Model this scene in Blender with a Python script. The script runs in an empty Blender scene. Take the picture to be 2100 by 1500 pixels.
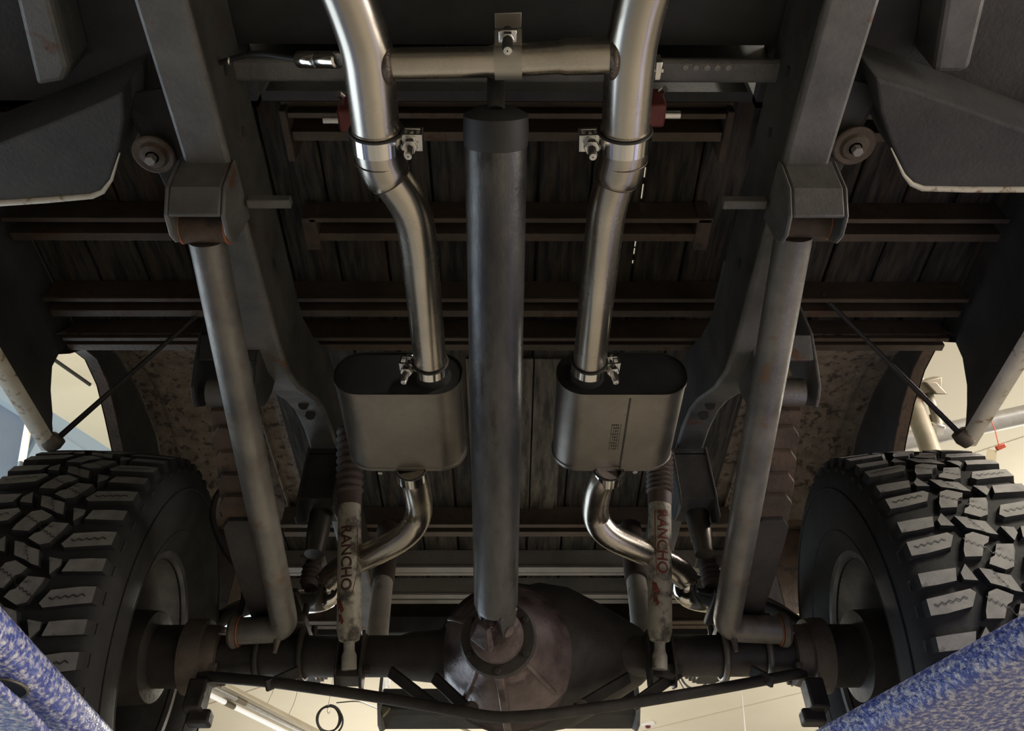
import bpy, bmesh, math, random
from mathutils import Vector, Matrix, noise
random.seed(7)
C = bpy.context.scene
COL = C.collection
PI = math.pi

# ------------------------------------------------------------------ camera
F = 1690.0                      # focal length in pixels of the 2100 wide frame
PITCH, YAW, ROLL = math.radians(45.2), math.radians(0.48), math.radians(0.3)
f_ = Vector((math.sin(YAW)*math.cos(PITCH), math.cos(YAW)*math.cos(PITCH), math.sin(PITCH)))
r0 = Vector((math.cos(YAW), -math.sin(YAW), 0))
u0 = r0.cross(f_)
r_ = (r0*math.cos(ROLL) - u0*math.sin(ROLL)).normalized()
u_ = (u0*math.cos(ROLL) + r0*math.sin(ROLL)).normalized()
cam_d = bpy.data.cameras.new('camera'); cam = bpy.data.objects.new('camera', cam_d); COL.objects.link(cam)
cam_d.sensor_fit = 'HORIZONTAL'; cam_d.sensor_width = 36; cam_d.lens = F/2100*36
cam_d.clip_start = 0.02; cam_d.clip_end = 100
cam.matrix_world = Matrix(((r_.x, u_.x, -f_.x, 0), (r_.y, u_.y, -f_.y, 0), (r_.z, u_.z, -f_.z, 0), (0, 0, 0, 1)))
C.camera = cam

def U(px, py, X=None, Y=None, Z=None, D=None):
    """world point measured on the photograph, given one known coordinate (truck frame: X across, Y to the rear, Z up; eye at the origin)"""
    d = f_ + r_*((px-1050)/F) + u_*((750-py)/F)
    if Z is not None: return d*(Z/d.z)
    if Y is not None: return d*(Y/d.y)
    if X is not None: return d*(X/d.x)
    return d*D

# ------------------------------------------------------------------ world, lights, exposure
C.view_settings.view_transform = 'Standard'
C.view_settings.look = 'None'
C.view_settings.gamma = 1
C.view_settings.use_curve_mapping = False
C.view_settings.exposure = -0.12
w = bpy.data.worlds.new('world'); C.world = w; w.use_nodes = True
w.node_tree.nodes['Background'].inputs[0].default_value = (0.75, 0.85, 1, 1)
w.node_tree.nodes['Background'].inputs[1].default_value = 0.05

RA = math.radians(33)                                # the shop stands turned against the truck
E1 = Vector((math.sin(RA), math.cos(RA), 0)); E2 = Vector((math.cos(RA), -math.sin(RA), 0))
ZC, ZF = 2.9, -1.15
def RP(a, b, z): return E1*a + E2*b + Vector((0, 0, z))   # a along the shop, b across it

def area(name, loc, target, sx, sy, watts, col):
    l = bpy.data.lights.new(name, 'AREA'); l.shape = 'RECTANGLE'; l.size = sx; l.size_y = sy
    l.energy = watts; l.color = col
    o = bpy.data.objects.new(name, l); COL.objects.link(o); o.location = loc
    o.rotation_euler = (Vector(target)-Vector(loc)).to_track_quat('-Z', 'Y').to_euler()
    return o
area('door_daylight', RP(1.0, -3.6, 0.5), RP(1.4, 0, -0.6), 4.5, 2.4, 90, (0.72, 0.86, 1.0))
area('bay_daylight', RP(3.3, 5.2, 0.6), RP(2.0, 0, 0.2), 4.0, 3.2, 190, (1.0, 0.93, 0.86))
area('right_tire_fill', (2.5, 1.45, 1.9), (0.9, 1.4, 1.05), 0.3, 0.9, 55, (1.0, 0.88, 0.85))  # added unseen fill light for the right tire tread, not a wall fixture
area('ceiling_tubes_near', RP(0.5, 2.9, 2.45), RP(0.5, 2.6, -1), 0.3, 2.4, 240, (1.0, 0.93, 0.80))
area('ceiling_tubes_far', RP(5.0, 1.5, 2.45), RP(5.0, 1.4, -1), 0.3, 2.4, 110, (1.0, 0.93, 0.80))
area('ceiling_tubes_left', RP(4.2, -2.6, 2.45), RP(4.2, -2.3, -1), 0.3, 2.4, 110, (1.0, 0.93, 0.80))
area('ceiling_fill_far', RP(7.2, 1.2, 1.5), RP(7.2, 1.2, 4), 3.4, 3.4, 150, (1.0, 0.95, 0.86))  # this and the next three: added unseen upward fills that brighten the ceiling
area('ceiling_fill_back', RP(6.2, -4.8, 1.5), RP(6.2, -4.8, 4), 3.0, 3.0, 58, (1.0, 0.95, 0.86))
area('ceiling_fill_near', RP(1.5, 4.0, 1.7), RP(1.5, 4.0, 4), 2.0, 2.4, 95, (1.0, 0.95, 0.84))
area('ceiling_fill_left', RP(1.0, -3.2, 1.6), RP(1.0, -3.2, 4), 1.5, 1.5, 20, (1.0, 0.95, 0.80))

# ------------------------------------------------------------------ materials
def mat(name, c1, c2=None, scale=8, rough=0.6, metal=0.0, bump=0.0, bscale=60, stretch=(1, 1, 1), ramp=(0.35, 0.65),
        spot=None, spot_scale=25, spot_ramp=(0.58, 0.66), rvar=0.0, coat=0.0, emit=None, estr=0, spec=0.5, detail=5):
    m = bpy.data.materials.new(name); m.use_nodes = True
    nt = m.node_tree; N = nt.nodes; L = nt.links
    b = N['Principled BSDF']
    b.inputs['Roughness'].default_value = rough; b.inputs['Metallic'].default_value = metal
    b.inputs['Specular IOR Level'].default_value = spec
    if coat: b.inputs['Coat Weight'].default_value = coat
    tc = N.new('ShaderNodeTexCoord'); mp = N.new('ShaderNodeMapping'); mp.inputs['Scale'].default_value = stretch
    L.new(tc.outputs['Object'], mp.inputs['Vector'])
    def nz(sc, det=5):
        n = N.new('ShaderNodeTexNoise'); n.inputs['Scale'].default_value = sc; n.inputs['Detail'].default_value = det
        n.inputs['Roughness'].default_value = 0.62
        L.new(mp.outputs[0], n.inputs['Vector']); return n
    def rampn(src, lo, hi, ca, cb):
        r = N.new('ShaderNodeValToRGB'); r.color_ramp.elements[0].position = lo; r.color_ramp.elements[1].position = hi
        r.color_ramp.elements[0].color = (*ca, 1); r.color_ramp.elements[1].color = (*cb, 1)
        L.new(src, r.inputs[0]); return r.outputs[0]
    if c2 is None:
        b.inputs['Base Color'].default_value = (*c1, 1); col = None
    else:
        n = nz(scale, detail); col = rampn(n.outputs[0], ramp[0], ramp[1], c1, c2)
    if spot is not None:
        n2 = nz(spot_scale, 4); k = rampn(n2.outputs[0], spot_ramp[0], spot_ramp[1], (0, 0, 0), (1, 1, 1))
        mx = N.new('ShaderNodeMixRGB'); L.new(k, mx.inputs[0])
        if col is None: mx.inputs[1].default_value = (*c1, 1)
        else: L.new(col, mx.inputs[1])
        mx.inputs[2].default_value = (*spot, 1); col = mx.outputs[0]
    if col is not None: L.new(col, b.inputs['Base Color'])
    if rvar:
        n3 = nz(scale*2.3); mr = N.new('ShaderNodeMapRange')
        mr.inputs[1].default_value = 0.3; mr.inputs[2].default_value = 0.7
        mr.inputs[3].default_value = max(0.03, rough-rvar); mr.inputs[4].default_value = min(1, rough+rvar)
        L.new(n3.outputs[0], mr.inputs[0]); L.new(mr.outputs[0], b.inputs['Roughness'])
    if bump:
        n4 = nz(bscale, 3); bp = N.new('ShaderNodeBump'); bp.inputs['Strength'].default_value = bump
        bp.inputs['Distance'].default_value = 0.004
        L.new(n4.outputs[0], bp.inputs['Height']); L.new(bp.outputs[0], b.inputs['Normal'])
    if emit:
        b.inputs['Emission Color'].default_value = (*emit, 1); b.inputs['Emission Strength'].default_value = estr
    return m

M = {}
M['steel'] = mat('brushed_stainless', (0.47, 0.43, 0.37), (0.62, 0.57, 0.495), 7, 0.27, 1.0, 0.0, 240, rvar=0.03, spot=(0.46, 0.40, 0.33), spot_scale=6, spot_ramp=(0.60, 0.85), detail=2)
M['steel_dull'] = mat('dull_aluminised_steel', (0.22, 0.205, 0.18), (0.30, 0.275, 0.245), 9, 0.42, 1.0, 0.08, 160, rvar=0.07, spot=(0.15, 0.135, 0.115), spot_scale=9, spot_ramp=(0.64, 0.74))
M['chrome'] = mat('polished_steel', (0.78, 0.76, 0.72), None, 8, 0.12, 1.0)
M['zinc'] = mat('zinc_plated', (0.62, 0.62, 0.62), (0.75, 0.74, 0.70), 30, 0.25, 1.0)
M['weld'] = mat('weld_bead', (0.10, 0.085, 0.075), (0.25, 0.2, 0.16), 80, 0.45, 0.9, 0.5, 150)
M['shaft'] = mat('grimy_shaft_paint', (0.055, 0.056, 0.062), (0.12, 0.117, 0.113), 6, 0.34, 0.6, 0.12, 110, stretch=(3, 1, 1), rvar=0.1, spot=(0.045, 0.04, 0.035), spot_scale=9, spot_ramp=(0.55, 0.7))
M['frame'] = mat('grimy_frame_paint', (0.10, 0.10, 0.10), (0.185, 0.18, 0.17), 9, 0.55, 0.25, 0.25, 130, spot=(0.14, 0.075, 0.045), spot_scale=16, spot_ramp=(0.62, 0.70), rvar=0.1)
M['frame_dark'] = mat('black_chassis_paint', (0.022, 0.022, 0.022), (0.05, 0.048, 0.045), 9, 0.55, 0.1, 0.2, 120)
M['web'] = mat('shaded_dark_web', (0.035, 0.034, 0.030), (0.075, 0.072, 0.064), 11, 0.65, 0.1, 0.25, 130, spot=(0.06, 0.04, 0.03), spot_scale=20)  # darker than the rail paint: shade of the inner faces put into the colour
M['bar'] = mat('weathered_tube_steel', (0.14, 0.135, 0.125), (0.24, 0.225, 0.20), 10, 0.45, 0.55, 0.2, 140, rvar=0.1, spot=(0.20, 0.13, 0.08), spot_scale=22, spot_ramp=(0.58, 0.72))
M['rust'] = mat('rusty_metal', (0.065, 0.047, 0.036), (0.125, 0.085, 0.06), 14, 0.8, 0.1, 0.4, 120, spot=(0.05, 0.04, 0.035), spot_scale=30)
M['rust_edge'] = mat('orange_rust', (0.42, 0.16, 0.06), (0.28, 0.10, 0.045), 60, 0.8)
M['sill'] = mat('brown_sill_metal', (0.075, 0.057, 0.042), (0.135, 0.103, 0.074), 10, 0.6, 0.2, 0.3, 120, spot=(0.10, 0.055, 0.035), spot_scale=20)
M['sill_grey'] = mat('grey_sill_metal', (0.26, 0.25, 0.23), (0.36, 0.34, 0.31), 10, 0.55, 0.2, 0.2, 120)
M['housing'] = mat('speckled_undercoat', (0.20, 0.165, 0.135), (0.33, 0.275, 0.225), 28, 0.85, 0, 0.5, 120, spot=(0.09, 0.07, 0.058), spot_scale=42, spot_ramp=(0.52, 0.62))
M['wood'] = mat('weathered_planks', (0.016, 0.015, 0.014), (0.095, 0.085, 0.066), 9, 0.85, 0, 0.5, 60, stretch=(9, 1, 1), ramp=(0.38, 0.72), spot=(0.08, 0.05, 0.03), spot_scale=5, spot_ramp=(0.55, 0.7))
M['panel_dark'] = mat('dark_body_undercoat', (0.045, 0.045, 0.048), (0.075, 0.073, 0.072), 8, 0.8, 0, 0.35, 120)
M['lip'] = mat('cream_paint_with_rust', (0.62, 0.58, 0.47), (0.74, 0.70, 0.58), 20, 0.45, 0, 0.1, 90, spot=(0.28, 0.17, 0.07), spot_scale=38, spot_ramp=(0.57, 0.68))
M['black'] = mat('black_rubber', (0.018, 0.018, 0.018), (0.03, 0.03, 0.03), 20, 0.6)
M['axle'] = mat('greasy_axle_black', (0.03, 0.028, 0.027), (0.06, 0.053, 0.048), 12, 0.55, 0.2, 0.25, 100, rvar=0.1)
M['cast'] = mat('oily_cast_iron', (0.115, 0.088, 0.09), (0.23, 0.18, 0.18), 14, 0.38, 0.35, 0.35, 90, rvar=0.12, spot=(0.05, 0.03, 0.03), spot_scale=10, spot_ramp=(0.52, 0.66))
M['tire'] = mat('tire_rubber', (0.012, 0.012, 0.012), (0.021, 0.0205, 0.02), 30, 0.8, 0, 0.15, 150)
M['tread'] = mat('dusty_tread_rubber', (0.16, 0.156, 0.147), (0.235, 0.226, 0.21), 25, 0.75, 0, 0.12, 220, spot=(0.07, 0.068, 0.064), spot_scale=45, spot_ramp=(0.6, 0.72))
M['rim'] = mat('worn_grey_rim', (0.10, 0.10, 0.103), (0.165, 0.162, 0.158), 12, 0.42, 0.6, 0.1, 100, rvar=0.1)
M['hub'] = mat('brown_brake_metal', (0.13, 0.11, 0.095), (0.20, 0.17, 0.14), 18, 0.6, 0.4, 0.3, 120)
M['shock'] = mat('scuffed_white_paint', (0.38, 0.36, 0.29), (0.52, 0.49, 0.40), 22, 0.55, 0.1, 0.15, 120, spot=(0.09, 0.08, 0.065), spot_scale=26, spot_ramp=(0.47, 0.62))
M['shock_clean'] = mat('dusty_white_paint', (0.45, 0.43, 0.38), (0.58, 0.55, 0.49), 16, 0.45, 0.1, 0.1, 120, spot=(0.14, 0.12, 0.10), spot_scale=20, spot_ramp=(0.56, 0.72))
M['boot'] = mat('brown_rubber_boot', (0.07, 0.052, 0.045), (0.11, 0.08, 0.068), 25, 0.65, 0, 0.2, 120)
M['red'] = mat('red_rubber', (0.11, 0.018, 0.016), (0.16, 0.03, 0.026), 40, 0.5)
M['redprint'] = mat('faded_red_print', (0.23, 0.045, 0.03), (0.15, 0.05, 0.04), 60, 0.6, spot=(0.34, 0.31, 0.25), spot_scale=90, spot_ramp=(0.62, 0.7))
M['redprint_dark'] = mat('darkened_red_print', (0.085, 0.03, 0.025), (0.05, 0.028, 0.024), 60, 0.6)
M['satin'] = mat('satin_strap_steel', (0.40, 0.37, 0.32), (0.48, 0.45, 0.39), 12, 0.5, 0.8)
M['darkprint'] = mat('faint_dark_stamp', (0.12, 0.105, 0.09), None, 5, 0.5, 0.6)
M['blue'] = mat('hammered_blue_paint', (0.07, 0.10, 0.40), (0.13, 0.18, 0.55), 40, 0.28, 0.1, 1.0, 170, rvar=0.08, spot=(0.74, 0.74, 0.86), spot_scale=130, spot_ramp=(0.46, 0.63), spec=0.7)
M['ceiling'] = mat('cream_ceiling_paint', (0.74, 0.69, 0.55), (0.79, 0.735, 0.60), 1.5, 0.8)
M['floor'] = mat('pale_concrete', (0.17, 0.155, 0.135), (0.23, 0.21, 0.18), 2.5, 0.45, 0, 0.1, 40)
M['wall'] = mat('cream_wall_paint', (0.66, 0.62, 0.52), (0.70, 0.66, 0.56), 2, 0.8)
M['bluewall'] = mat('blue_wall_paint', (0.15, 0.21, 0.31), (0.18, 0.245, 0.35), 3, 0.6)
M['bluetrim'] = mat('pale_blue_trim', (0.34, 0.45, 0.58), None, 3, 0.5)
M['slate'] = mat('slate_panel', (0.19, 0.185, 0.215), (0.23, 0.22, 0.25), 4, 0.7)
M['white'] = mat('white_plastic', (0.82, 0.81, 0.78), None, 5, 0.4)
M['fixture'] = mat('beige_fixture_enamel', (0.62, 0.56, 0.44), (0.68, 0.62, 0.50), 6, 0.5)
M['tube'] = mat('lit_tube', (0.9, 0.9, 0.9), None, 5, 0.3, emit=(1, 0.97, 0.9), estr=0.6)
M['grey'] = mat('galvanised_pipe', (0.46, 0.46, 0.45), (0.56, 0.56, 0.55), 30, 0.4, 0.7)
M['olive'] = mat('dull_olive_metal', (0.20, 0.18, 0.13), (0.27, 0.24, 0.175), 14, 0.5, 0.4)
M['tagred'] = mat('orange_red_plastic', (0.62, 0.10, 0.05), None, 5, 0.4)
M['paper'] = mat('manila_card', (0.80, 0.70, 0.48), None, 5, 0.8)
M['amber'] = mat('amber_glow', (0.9, 0.38, 0.10), None, 5, 0.25, emit=(1.0, 0.45, 0.12), estr=0.9)  # glow in place of orange light, no real lamp

# ------------------------------------------------------------------ mesh helpers
class MB:
    def __init__(s): s.bm = bmesh.new()
    def poly(s, pts, mi=0):
        f = s.bm.faces.new([s.bm.verts.new(p) for p in pts]); f.material_index = mi; return f
    def loft(s, secs, closed=True, caps=True, mi=0):
        rows = [[s.bm.verts.new(p) for p in sec] for sec in secs]
        n = len(rows[0]); fs = []
        for a, b in zip(rows[:-1], rows[1:]):
            for i in range(n if closed else n-1):
                j = (i+1) % n
                f = s.bm.faces.new((a[i], a[j], b[j], b[i])); f.material_index = mi
        if closed and caps:
            f = s.bm.faces.new(list(reversed(rows[0]))); f.material_index = mi
            f = s.bm.faces.new(rows[-1]); f.material_index = mi
        return rows
    def prism(s, pts, vec, mi=0):
        v = Vector(vec); pts = [Vector(p) for p in pts]
        s.loft([pts, [p+v for p in pts]], mi=mi)
    def box(s, lo, hi, mi=0):
        x0, y0, z0 = lo; x1, y1, z1 = hi
        s.prism([(x0, y0, z0), (x1, y0, z0), (x1, y1, z0), (x0, y1, z0)], (0, 0, z1-z0), mi)
    def obox(s, c, ax, ay, az, mi=0):
        c = Vector(c); ax, ay, az = Vector(ax), Vector(ay), Vector(az)
        b = c-az
        s.prism([b-ax-ay, b+ax-ay, b+ax+ay, b-ax+ay], az*2, mi)
    def tube(s, path, r, n=20, caps=True, mi=0, hollow=0, ref=None):
        path = [Vector(p) for p in path]
        rs = r if isinstance(r, (list, tuple)) else [r]*len(path)
        t0 = (path[1]-path[0]).normalized()
        a = Vector(ref) if ref is not None else (Vector((0, 0, 1)) if abs(t0.z) < 0.9 else Vector((1, 0, 0)))
        nrm = (a - t0*a.dot(t0)).normalized()
        secs = []; prev = t0
        for i, p in enumerate(path):
            if i == 0: t = t0
            elif i == len(path)-1: t = (path[i]-path[i-1]).normalized()
            else:
                d1 = (path[i]-path[i-1]); d2 = (path[i+1]-path[i])
                t = (d1.normalized()+d2.normalized()).normalized() if d1.length > 1e-9 and d2.length > 1e-9 else prev
            q = prev.rotation_difference(t); nrm = q @ nrm; nrm = (nrm - t*nrm.dot(t)).normalized(); prev = t
            bn = t.cross(nrm)
            secs.append([p + (nrm*math.cos(2*PI*k/n) + bn*math.sin(2*PI*k/n))*rs[i] for k in range(n)])
        s.loft(secs, True, caps, mi)
    def cyl(s, a, b, r, n=20, mi=0): s.tube([a, b], r, n, mi=mi)
    def lathe(s, o, axis, prof, n=32, mi=0, ref=None, caps=False):
        """prof: list of (along, radius)"""
        o = Vector(o); t = Vector(axis).normalized()
        a = Vector(ref) if ref is not None else (Vector((0, 0, 1)) if abs(t.z) < 0.9 else Vector((1, 0, 0)))
        e = (a - t*a.dot(t)).normalized(); g = t.cross(e)
        s.loft([[o + t*h + (e*math.cos(2*PI*k/n) + g*math.sin(2*PI*k/n))*max(r, 1e-4) for k in range(n)] for h, r in prof], True, caps, mi)
    def torus(s, c, axis, R, r, n=32, m=8, mi=0, arc=(0, 2*PI)):
        t = Vector(axis).normalized(); a = Vector((0, 0, 1)) if abs(t.z) < 0.9 else Vector((1, 0, 0))
        e = (a - t*a.dot(t)).normalized(); g = t.cross(e); c = Vector(c)
        pts = [c + (e*math.cos(arc[0]+(arc[1]-arc[0])*k/n) + g*math.sin(arc[0]+(arc[1]-arc[0])*k/n))*R for k in range(n+1)]
        s.tube(pts, r, m, mi=mi)
    def build(s, name, mats, parent=None, smooth=40, bevel=0.0, seg=2):
        bm = s.bm
        off = Vector((0, 0, 0)); p = parent
        while p is not None: off += p.location; p = p.parent
        bmesh.ops.translate(bm, verts=bm.verts, vec=-off)
        bmesh.ops.recalc_face_normals(bm, faces=bm.faces)
        me = bpy.data.meshes.new(name); bm.to_mesh(me); bm.free()
        for m in (mats if isinstance(mats, (list, tuple)) else [mats]): me.materials.append(m)
        if smooth:
            for f in me.polygons: f.use_smooth = True
            me.set_sharp_from_angle(angle=math.radians(smooth))
        o = bpy.data.objects.new(name, me); COL.objects.link(o)
        if parent is not None: o.parent = parent
        if bevel:
            b = o.modifiers.new('edge', 'BEVEL'); b.width = bevel; b.segments = seg; b.limit_method = 'ANGLE'; b.angle_limit = math.radians(40)
        return o

def bend(pts, R=0.06, n=7):
    """round the corners of a polyline, like a mandrel bent tube"""
    P = [Vector(p) for p in pts]; out = [P[0]]
    Rs = R if isinstance(R, (list, tuple)) else [R]*len(P)
    for i in range(1, len(P)-1):
        a, b, c = P[i-1], P[i], P[i+1]
        d1 = (a-b); d2 = (c-b); l = min(Rs[i], d1.length*0.48, d2.length*0.48)
        s, e = b+d1.normalized()*l, b+d2.normalized()*l
        for k in range(n+1):
            t = k/n; out.append(s*(1-t)**2 + b*2*t*(1-t) + e*t*t)
    out.append(P[-1]); return out

def thing(name, label, cat, loc=(0, 0, 0), group=None):
    o = bpy.data.objects.new(name, None); COL.objects.link(o); o.location = loc; o.empty_display_size = 0.05
    o['label'] = label; o['category'] = cat
    if group: o['group'] = group
    return o
def tag(o, label, cat, group=None):
    o['label'] = label; o['category'] = cat
    if group: o['group'] = group
    return o
def struct(o, label=None):
    o['kind'] = 'structure'
    if label: o['label'] = label
    return o
def V(*a): return Vector(a)
XA, YA, ZA = V(1, 0, 0), V(0, 1, 0), V(0, 0, 1)

def hexnut(mb, c, axis, r, h, mi=0):
    mb.tube([Vector(c), Vector(c)+Vector(axis).normalized()*h], r, 6, mi=mi)
def hexbolt(name, c, axis, r, h, m, parent):
    mb = MB(); hexnut(mb, c, axis, r, h); mb.cyl(Vector(c)-Vector(axis).normalized()*0.002, Vector(c), r*1.35, 16)
    return mb.build(name, m, parent, bevel=0.0008)

def soft(pts, it=3):
    P = [Vector(p) for p in pts]
    for _ in range(it):
        Q = [P[0]]
        for a, b in zip(P[:-1], P[1:]): Q += [a*0.75+b*0.25, a*0.25+b*0.75]
        Q.append(P[-1]); P = Q
    return P

# ================================================================== THE SHOP
mb = MB(); mb.prism([RP(-7, -9, ZF), RP(11, -9, ZF), RP(11, 8, ZF), RP(-7, 8, ZF)], (0, 0, -0.1)); struct(mb.build('floor', M['floor'], smooth=0), 'pale concrete shop floor under the lift')
mb = MB(); mb.prism([RP(-7, -9, ZC), RP(11, -9, ZC), RP(11, 8, ZC), RP(-7, 8, ZC)], (0, 0, 0.1)); ceil_o = struct(mb.build('ceiling', M['ceiling'], smooth=0), 'cream painted shop ceiling')
for k, a in enumerate((4.4, 6.9, 9.4)):
    mb = MB(); mb.prism([RP(a, -8.9, ZC), RP(a+0.012, -8.9, ZC), RP(a+0.012, 7.9, ZC), RP(a, 7.9, ZC)], (0, 0, -0.004)); mb.build('joint_strip', M['fixture'], ceil_o, smooth=0)
def wallbox(name, a0, a1, b0, b1, m, lab):
    mb = MB(); mb.prism([RP(a0, b0, ZF), RP(a1, b0, ZF), RP(a1, b1, ZF), RP(a0, b1, ZF)], (0, 0, ZC-ZF)); return struct(mb.build(name, m, smooth=0), lab)
WL = U(130, 863, Z=ZC).dot(E2)-0.03
wallbox('wall_back', 11, 11.1, -9, 8, M['wall'], 'cream far wall of the shop')
wallbox('wall_right', -7, 11, 8, 8.1, M['wall'], 'cream wall of the shop beyond the bay')
wallbox('wall_front', -7.1, -7, -9, 8, M['frame'], 'dark wall at the bay end behind the truck cab')
_de = U(236, 925, D=1.0); AE = (_de*(WL/_de.dot(E2))).dot(E1)+0.25
wl = wallbox('wall_left', 0.4, AE, WL-0.1, WL, M['bluewall'], 'blue painted shop wall beside the left tire')
wallbox('wall_left_2', -7, 11, -9.1, -9, M['wall'], 'cream wall beyond the open side')
# pale top band and slate panel on the blue wall
mb = MB(); mb.prism([RP(0.4, WL, ZC-0.10), RP(AE, WL, ZC-0.10), RP(AE, WL+0.04, ZC-0.10), RP(0.4, WL+0.04, ZC-0.10)], (0, 0, 0.10)); struct(mb.build('trim_1', M['bluetrim'], smooth=0), 'pale blue band along the top of the blue wall')
_dr = U(124, 900, D=1.0); a0 = (_dr*((WL+0.05)/_dr.dot(E2))).dot(E1)
mb = MB(); mb.prism([RP(a0+0.16, WL, 0.4), RP(AE-0.02, WL, 0.4), RP(AE-0.02, WL+0.02, 0.4), RP(a0+0.16, WL+0.02, 0.4)], (0, 0, ZC-0.1-0.4)); struct(mb.build('trim_2', M['slate'], smooth=0), 'slate grey panel set in the blue wall')
mb = MB(); mb.prism([RP(a0-0.10, WL, ZF), RP(a0+0.16, WL, ZF), RP(a0+0.16, WL+0.05, ZF), RP(a0-0.10, WL+0.05, ZF)], (0, 0, ZC-ZF-0.1)); struct(mb.build('trim_3', M['bluetrim'], smooth=0), 'pale blue upright on the blue wall')
# white pipe at the far left
mb = MB(); mb.tube([U(62, 850, D=2.55), U(30, 1035, D=2.55)], 0.011, 12); tag(mb.build('white_pipe', M['white']), 'upright white pipe before the blue wall, beside the left tire', 'pipe')

# ceiling rail seen through the left wheel opening
p0, p1 = U(96, 727, Z=ZC-0.05), U(186, 790, Z=ZC-0.05)
t = thing('ceiling_rail', 'flat pale ceiling rail with dark slot seen through the left wheel opening', 'rail', (p0+p1)/2)
dv = (p1-p0).normalized(); sd = dv.cross(ZA)
mb = MB(); mb.obox((p0+p1)/2, dv*(p1-p0).length*0.5, sd*0.005, ZA*0.008); mb.build('slot', M['black'], t, smooth=0)
mb = MB(); mb.obox((p0+p1)/2+sd*0.065+ZA*0.02, dv*(p1-p0).length*0.6, sd*0.055, ZA*0.02); mb.build('plate', M['fixture'], t, smooth=0, bevel=0.003)

# fluorescent fixture on chains
q0, q1 = U(415, 1404, Z=2.35), U(700, 1546, Z=2.35)
t = thing('fluorescent_light', 'beige twin tube ceiling light hung on wire hooks, below the axle', 'light', (q0+q1)/2)
dv = (q1-q0).normalized(); sd = dv.cross(ZA); L = (q1-q0).length/2; mid = (q0+q1)/2
mb = MB()
mb.loft([[mid+dv*s*L+sd*x+ZA*z for x, z in ((-0.10, 0.0), (-0.05, 0.045), (0.05, 0.045), (0.10, 0.0), (0.10, 0.008), (0.055, 0.055), (-0.055, 0.055), (-0.10, 0.008))] for s in (-1, 1)])
mb.build('reflector', M['fixture'], t, smooth=0)
for x in (-0.06, 0.045):
    mb = MB(); mb.cyl(mid-dv*L*0.97+sd*x-ZA*0.01, mid+dv*L*0.97+sd*x-ZA*0.01, 0.016, 14); tb = mb.build('lamp_tube', M['tube'] if x < 0 else M['grey'], t)
    mb = MB(); mb.cyl(mid-dv*L*0.62+sd*x-ZA*0.01, mid-dv*L*0.5+sd*x-ZA*0.01, 0.0185, 14); mb.build('tube_sleeve', M['olive'], tb)
for (px, py) in ((556, 1447), (600, 1470)):
    h = U(px, py, Z=2.40); mb = MB()
    mb.tube(bend([h-sd*0.05, h+ZA*0.12, h+V(0.0, 0, 0.26), h+V(0.015, 0, ZC-2.40)], 0.05), 0.0022, 6); mb.build('wire_hook', M['grey'], t)

# conduit beyond the bumper, smoke detector, cord
mb = MB(); mb.tube([U(850, 1452, Z=2.75), U(1010, 1522, Z=2.75)], 0.012, 10)
mb.tube([U(938, 1478, Z=2.75), U(936, 1468, Z=2.9)], 0.004, 6)
tag(mb.build('ceiling_conduit', M['olive']), 'thin brown conduit under the ceiling beyond the bumper', 'conduit')
c = U(1328, 1484, Z=ZC)
t = thing('smoke_detector', 'round white smoke detector on the cream ceiling', 'detector', c)
mb = MB(); mb.lathe(c, -ZA, [(0, 0.001), (0, 0.062), (0.018, 0.062), (0.026, 0.052), (0.026, 0.001)], 24); mb.build('housing', M['white'], t)
mb = MB(); mb.lathe(c-ZA*0.024, -ZA, [(0, 0.026), (0.014, 0.02), (0.018, 0.001)], 16); mb.build('sensor_dome', M['red'], t)
t = thing('pull_rod', 'thin white rod hanging from the ceiling, right of the bumper', 'rod', U(1522, 1440, Z=2.5))
mb = MB(); mb.tube([U(1517, 1385, Z=2.75), U(1521, 1428, Z=2.62)], 0.0025, 8); mb.build('cord', M['white'], t)
mb = MB(); mb.tube([U(1521, 1428, Z=2.62), U(1530, 1525, Z=2.30)], [0.005, 0.008], 10); mb.build('grip', M['white'], t)

def coil(name, label, c, rx, rz, turns, tailpts, group):
    t = thing(name, label, 'cable', c, group)
    a = r_; b = u_
    pts = []
    N_ = turns*28
    for k in range(N_+1):
        an = 2*PI*k/28 + PI/2; t_ = k/28; w_ = math.sin(t_*2.1+0.4)
        pts.append(c + a*(rx*(1+0.10*w_)*math.cos(an)+0.16*rx*w_*(1-math.sin(an))*0.5) + b*rz*math.sin(an)*(1+0.04*w_*(1-math.sin(an))) + f_*0.010*t_)
    mb = MB(); mb.tube(pts, 0.0065, 8); mb.build('loops', M['black'], t)
    mb = MB(); mb.tube(bend(tailpts, 0.05), 0.004, 8); mb.build('lead', M['black'], t)
    h = c+b*rz
    mb = MB(); mb.tube(bend([h+b*-0.03+a*0.01, h-b*0.05, h-b*0.03-a*0.012, h+b*0.02, V(h.x, h.y, ZC)], 0.02), 0.002, 6); mb.build('hook', M['grey'], t)
coil('cable_coil', 'coil of black cable on a ceiling hook, beside the hanging tube light', U(674, 1478, Z=2.3), 0.082, 0.092, 3, [U(690, 1442, Z=2.3), U(735, 1438, Z=2.31), U(790, 1460, Z=2.33), U(860, 1470, Z=2.36)], 'hanging cable coils')
coil('cable_coil', 'coil of black cable just under the axle tube, beside the white rod', U(1430, 1372, Z=2.4), 0.115, 0.14, 2, [U(1392, 1395, Z=2.4), U(1405, 1418, Z=2.4), U(1425, 1430, Z=2.4)], 'hanging cable coils')

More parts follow.
